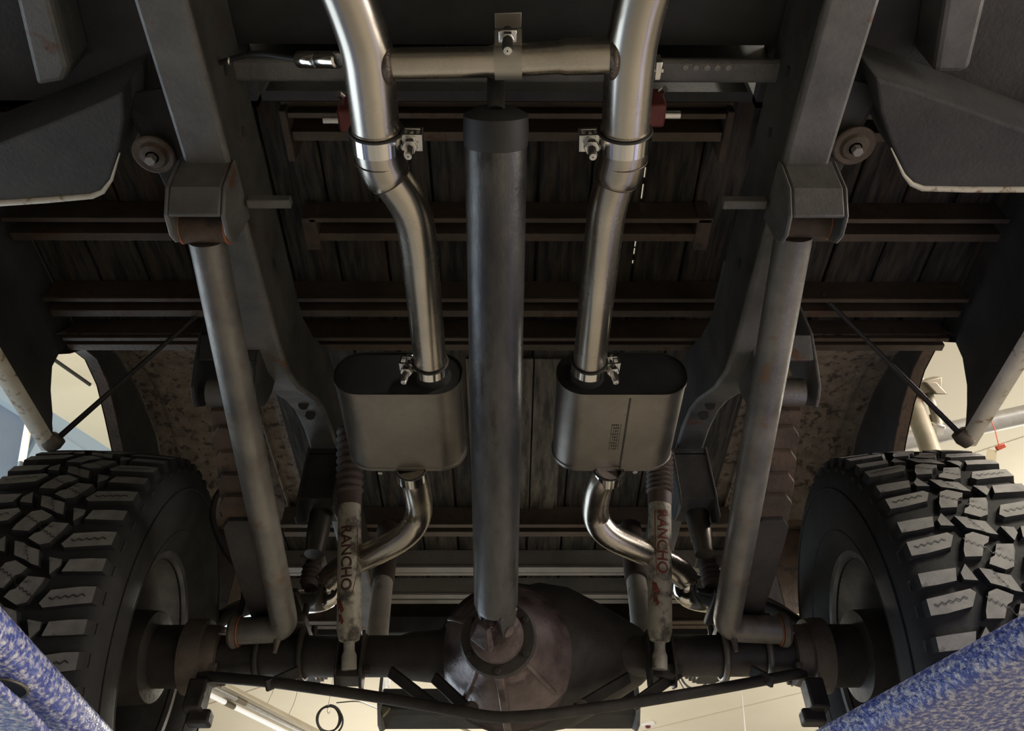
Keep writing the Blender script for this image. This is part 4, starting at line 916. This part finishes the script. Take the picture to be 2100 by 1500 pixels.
# ================================================================== WHEELS
R_T, HT = 0.420, 0.130                     # tread radius, half tread width
XW = 0.846
def poly_rot(P, c): return [(2*c[0]-u, 2*c[1]-v) for u, v in P]
A4 = [(.44, .41), (.80, .32), (1.0, .30), (1.0, .58), (.80, .62), (.40, .71), (.34, .64)]
A3 = [(.12, .20), (.35, .21), (.33, .34), (.22, .64), (.10, .69), (-.09, .57), (-.04, .46), (.03, .42)]
B2 = [(-.24, .60), (-.10, .64), (-.04, .70), (.14, .76), (.22, 1.06), (.12, 1.03), (.02, .96), (-.16, .88)]
B3 = [(.28, .87), (.46, .90), (.47, 1.02), (.37, 1.18)]
B4 = [(.53, .89), (.80, .84), (1.0, .82), (1.0, 1.06), (.80, 1.09), (.48, 1.12)]
TYPES = [A4, poly_rot(A4, (0, .32)), A3, poly_rot(A3, (0, .32)), B2, B3, poly_rot(B3, (0, .85)), B4, poly_rot(B4, (0, .85))]
SIPED = {0, 1, 2, 3, 4}
NP = 25; PA = 2*PI/NP
def rad(u): 
    a = abs(u); return R_T - 0.006*a*a 
def tpt(u, v, dr):
    r = rad(u)+dr; an = v*PA
    return V(u*HT, -r*math.cos(an), -r*math.sin(an))    # v grows downward on the side that faces the eye
def block_mesh(i, P):
    mb = MB(); cu = sum(p[0] for p in P)/len(P); cv = sum(p[1] for p in P)/len(P)
    def ins(p, k): return (cu+(p[0]-cu)*k, cv+(p[1]-cv)*k)
    top = [tpt(*ins(p, 0.93), 0) for p in P]; bot = [tpt(*ins(p, 1.03), -0.015) for p in P]
    if max(abs(p[0]) for p in P) > 0.95:      # shoulder block runs over the edge
        sg = 1 if cu > 0 else -1
        ed = [k for k, p in enumerate(P) if abs(p[0]) > 0.95]
        for k in ed: bot[k] = tpt(P[k][0]+sg*0.02, P[k][1], -0.03)
    n = len(P)
    tv = [mb.bm.verts.new(p) for p in top]; bv = [mb.bm.verts.new(p) for p in bot]
    mb.bm.faces.new(tv)
    for a in range(n):
        b = (a+1) % n; f = mb.bm.faces.new((tv[a], tv[b], bv[b], bv[a])); f.material_index = 1
    if max(abs(p[0]) for p in P) > 0.95:
        sg = 1 if cu > 0 else -1; e0, e1 = [P[k] for k in range(n) if abs(P[k][0]) > 0.95][:2]
        v0, v1 = sorted((e0[1], e1[1])); v0 += 0.03; v1 -= 0.03
        def sp(vv, k):
            an = vv*PA; r = (R_T-0.028, R_T-0.075)[k]; xx = sg*(HT+(0.002, 0.012)[k]); return V(xx, -r*math.cos(an), -r*math.sin(an))
        q = [sp(v0, 0), sp(v1, 0), sp(v1-0.03, 1), sp(v0+0.03, 1)]
        mb.loft([[p+V(sg*0.006, 0, 0) for p in q], [p-V(sg*0.01, 0, 0) for p in q]], mi=1)
    if i in SIPED:
        # wavy sipe across the block
        if i in (2, 3, 4): ends = ((min(p[0] for p in P)*0.6+cu*0.4, cv-0.10), (max(p[0] for p in P)*0.6+cu*0.4, cv+0.10)) if i != 4 else ((cu-0.07, cv-0.16), (cu+0.07, cv+0.16))
        else: ends = ((cu-0.22, cv+0.045), (cu+0.20, cv-0.055))
        N_ = 9; prev = None
        pts = []
        for k in range(N_+1):
            t_ = k/N_; uu = ends[0][0]+(ends[1][0]-ends[0][0])*t_; vv = ends[0][1]+(ends[1][1]-ends[0][1])*t_
            wob = 0.022*(1 if k % 2 else -1)
            pts.append((uu, vv+wob))
        for a, b in zip(pts[:-1], pts[1:]):
            w_ = 0.011
            mb.poly([tpt(a[0], a[1]-w_, 0.0006), tpt(b[0], b[1]-w_, 0.0006), tpt(b[0], b[1]+w_, 0.0006), tpt(a[0], a[1]+w_, 0.0006)], 2)
    bm = mb.bm; bmesh.ops.recalc_face_normals(bm, faces=bm.faces)
    me = bpy.data.meshes.new('tread_block'); bm.to_mesh(me); bm.free()
    for m in (M['tread'], M['tire'], M['black']): me.materials.append(m)
    return me
BLOCKS = [block_mesh(i, P) for i, P in enumerate(TYPES)]
def wheel(s, label):
    loc = V(s*XW, YAx, ZAx)
    if s > 0: loc.x += 0.012
    th = thing('wheel', label, 'wheel', loc, 'rear wheels')
    mb = MB(); rr = R_T-0.0145
    half = [(0.108, 0.212), (0.120, 0.220), (0.140, 0.250), (0.151, 0.295), (0.152, 0.335), (0.146, 0.372), (0.136, 0.392), (0.118, rr-0.003), (0.07, rr), (0.0, rr)]
    pr_ = half + [(-x, r) for x, r in reversed(half[:-1])]
    mb.lathe(loc, XA, pr_ + [(-0.108, 0.20), (0.108, 0.20), (0.108, 0.212)], 96)
    ti = mb.build('tire', M['tire'], th, smooth=60)
    mb = MB()
    for sg in (-1, 1):
        for rr2 in (0.262, 0.35): mb.torus(loc+XA*sg*(0.1425 if rr2 < 0.3 else 0.151), XA, rr2, 0.0022, 80, 6)
    mb.build('sidewall_ring', M['tire'], ti)
    ph = random.uniform(0, 1) if s > 0 else 0.35
    for k in range(NP):
        for i, me in enumerate(BLOCKS):
            o = bpy.data.objects.new('tread_block', me); COL.objects.link(o); o.parent = ti
            o.location = loc - th.location
            o.rotation_euler = (PA*(k+ph), 0, 0)
    # rim: barrel, flange, disc on the outer side
    mb = MB(); i_ = -s
    mb.lathe(loc, XA*i_, [(0.112, 0.222), (0.118, 0.218), (0.116, 0.206), (0.104, 0.200), (0.085, 0.198), (0.07, 0.186), (0.03, 0.178), (-0.02, 0.182), (-0.08, 0.186), (-0.10, 0.200), (-0.112, 0.205), (-0.116, 0.216), (-0.11, 0.222), (-0.10, 0.208), (0.10, 0.208), (0.112, 0.222)], 72)
    rim = mb.build('rim', M['rim'], th, smooth=50)
    mb = MB(); mb.lathe(loc, XA*i_, [(-0.02, 0.182), (-0.035, 0.17), (-0.05, 0.12), (-0.035, 0.09), (-0.03, 0.05), (-0.03, 0.001)], 48); mb.build('wheel_disc', M['rim'], rim, smooth=50)
    th.rotation_euler = (0, 0, -s*math.radians(5.5))
    return th
wheel(-1, 'mud tire wheel on the left, dusty tread blocks, by the blue wall')
wheel(1, 'mud tire wheel on the right, pinkish lit tread blocks, by the hanging red tag')

# ================================================================== SMALL THINGS
hp = [U(470, 985, Y=1.50), U(440, 1020, Y=1.50), U(434, 1065, Y=1.52), U(456, 1125, Y=1.54), U(500, 1180, Y=1.56), U(502, 1235, Y=1.56), U(478, 1290, Y=1.57)]
mb = MB(); mb.tube(bend(hp, 0.05, 6), 0.0065, 12); tag(mb.build('brake_hose', M['black']), 'thin black brake hose looping beside the left tire', 'hose')
# oxygen sensor style sleeve with its lead
a = U(612, 122, Z=1.04); b = U(694, 123, Z=1.0); dd = (b-a).normalized(); Ls = (b-a).length
t = thing('sensor_sleeve', 'shiny silver sleeve with a black lead beside the left exhaust pipe', 'sensor', (a+b)/2)
mb = MB(); mb.lathe(a, dd, [(0, 0.001), (0, 0.0085), (0.003, 0.0105), (Ls*0.48, 0.0105), (Ls*0.5, 0.0098), (Ls*0.52, 0.0105), (Ls*0.97, 0.0105), (Ls, 0.008), (Ls, 0.001)], 24); mb.build('sleeve', M['chrome'], t)
mb = MB(); mb.tube(bend([a+dd*0.002, U(585, 118, Z=1.05), U(530, 108, Z=1.07), U(470, 122, Z=1.09), U(440, 134, Z=1.10), U(410, 122, Z=1.12), U(396, 105, Z=1.14)], 0.03, 6), 0.0038, 10); mb.build('lead', M['black'], t)
mb = MB(); mb.torus(U(470, 124, Z=1.088), V(1, 0.2, 0), 0.005, 0.0018, 14, 6); mb.build('lead_clip', M['zinc'], t)
# red mounts beyond the clamps
for s in (-1, 1):
    c = U(719, 260, Z=1.10) if s < 0 else U(1339, 250, Z=1.10)
    t = thing('body_mount', 'dark red rubber mount with a bolt, tucked behind the ' + ('left' if s < 0 else 'right') + ' exhaust pipe clamp', 'mount', c, 'red rubber mounts')
    mb = MB(); mb.box((c.x-0.017, c.y-0.028, c.z-0.004), (c.x+0.017, c.y+0.008, c.z+0.05)); mb.build('rubber_block', M['red'], t, bevel=0.004)
    p = V(c.x+s*0.017, c.y-0.008, c.z+0.005); mb = MB(); mb.cyl(p, p+XA*s*0.022, 0.006, 14); mb.build('bolt', M['zinc'], t)
    p = V(c.x+s*0.012, c.y-0.024, c.z+0.04); mb = MB(); mb.cyl(p, p+V(s*0.006, -0.01, -0.006), 0.005, 12); mb.build('bolt', M['zinc'], t)
    mb = MB(); mb.box((c.x-0.004, c.y-0.01, c.z+0.05), (c.x+0.004, c.y+0.0, 1.36)); mb.build('hanger_strap', M['frame_dark'], t)
c = U(1348, 138, Z=1.02)
t = thing('pipe_bracket', 'small silver bracket beside the right exhaust pipe near the crossover', 'bracket', c)
mb = MB(); mb.obox(c, XA*0.004, YA*0.012, ZA*0.012); mb.obox(c+V(0, 0.012, 0.012), XA*0.0045, YA*0.006, ZA*0.006); mb.build('plate', M['zinc'], t, bevel=0.001)
mb = MB(); mb.cyl(c+V(-0.012, 0.004, 0), c+V(0.008, 0.004, 0), 0.004, 12); mb.build('bolt', M['zinc'], t)
c = U(1425, 1110, Y=2.05)
t = thing('amber_speck', 'tiny glowing amber stand-in for a speck of light above the tailpipe, right of the spotted shock', 'light', c)  # made-up glowing body for orange light coming through a hole in the bed
mb = MB(); mb.lathe(c, -YA, [(0, 0.001), (0, 0.011), (0.004, 0.009), (0.008, 0.004), (0.009, 0.001)], 14); mb.build('lens', M['amber'], t)  # glowing cap that stands for the speck of light, not a lamp lens
mb = MB(); mb.tube([c+ZA*0.006, c+V(0.005, 0, 0.03), c+V(0.004, 0.01, 0.28)], 0.003, 8); mb.build('added_stem', M['hub'], t)  # invented support for the glowing cap
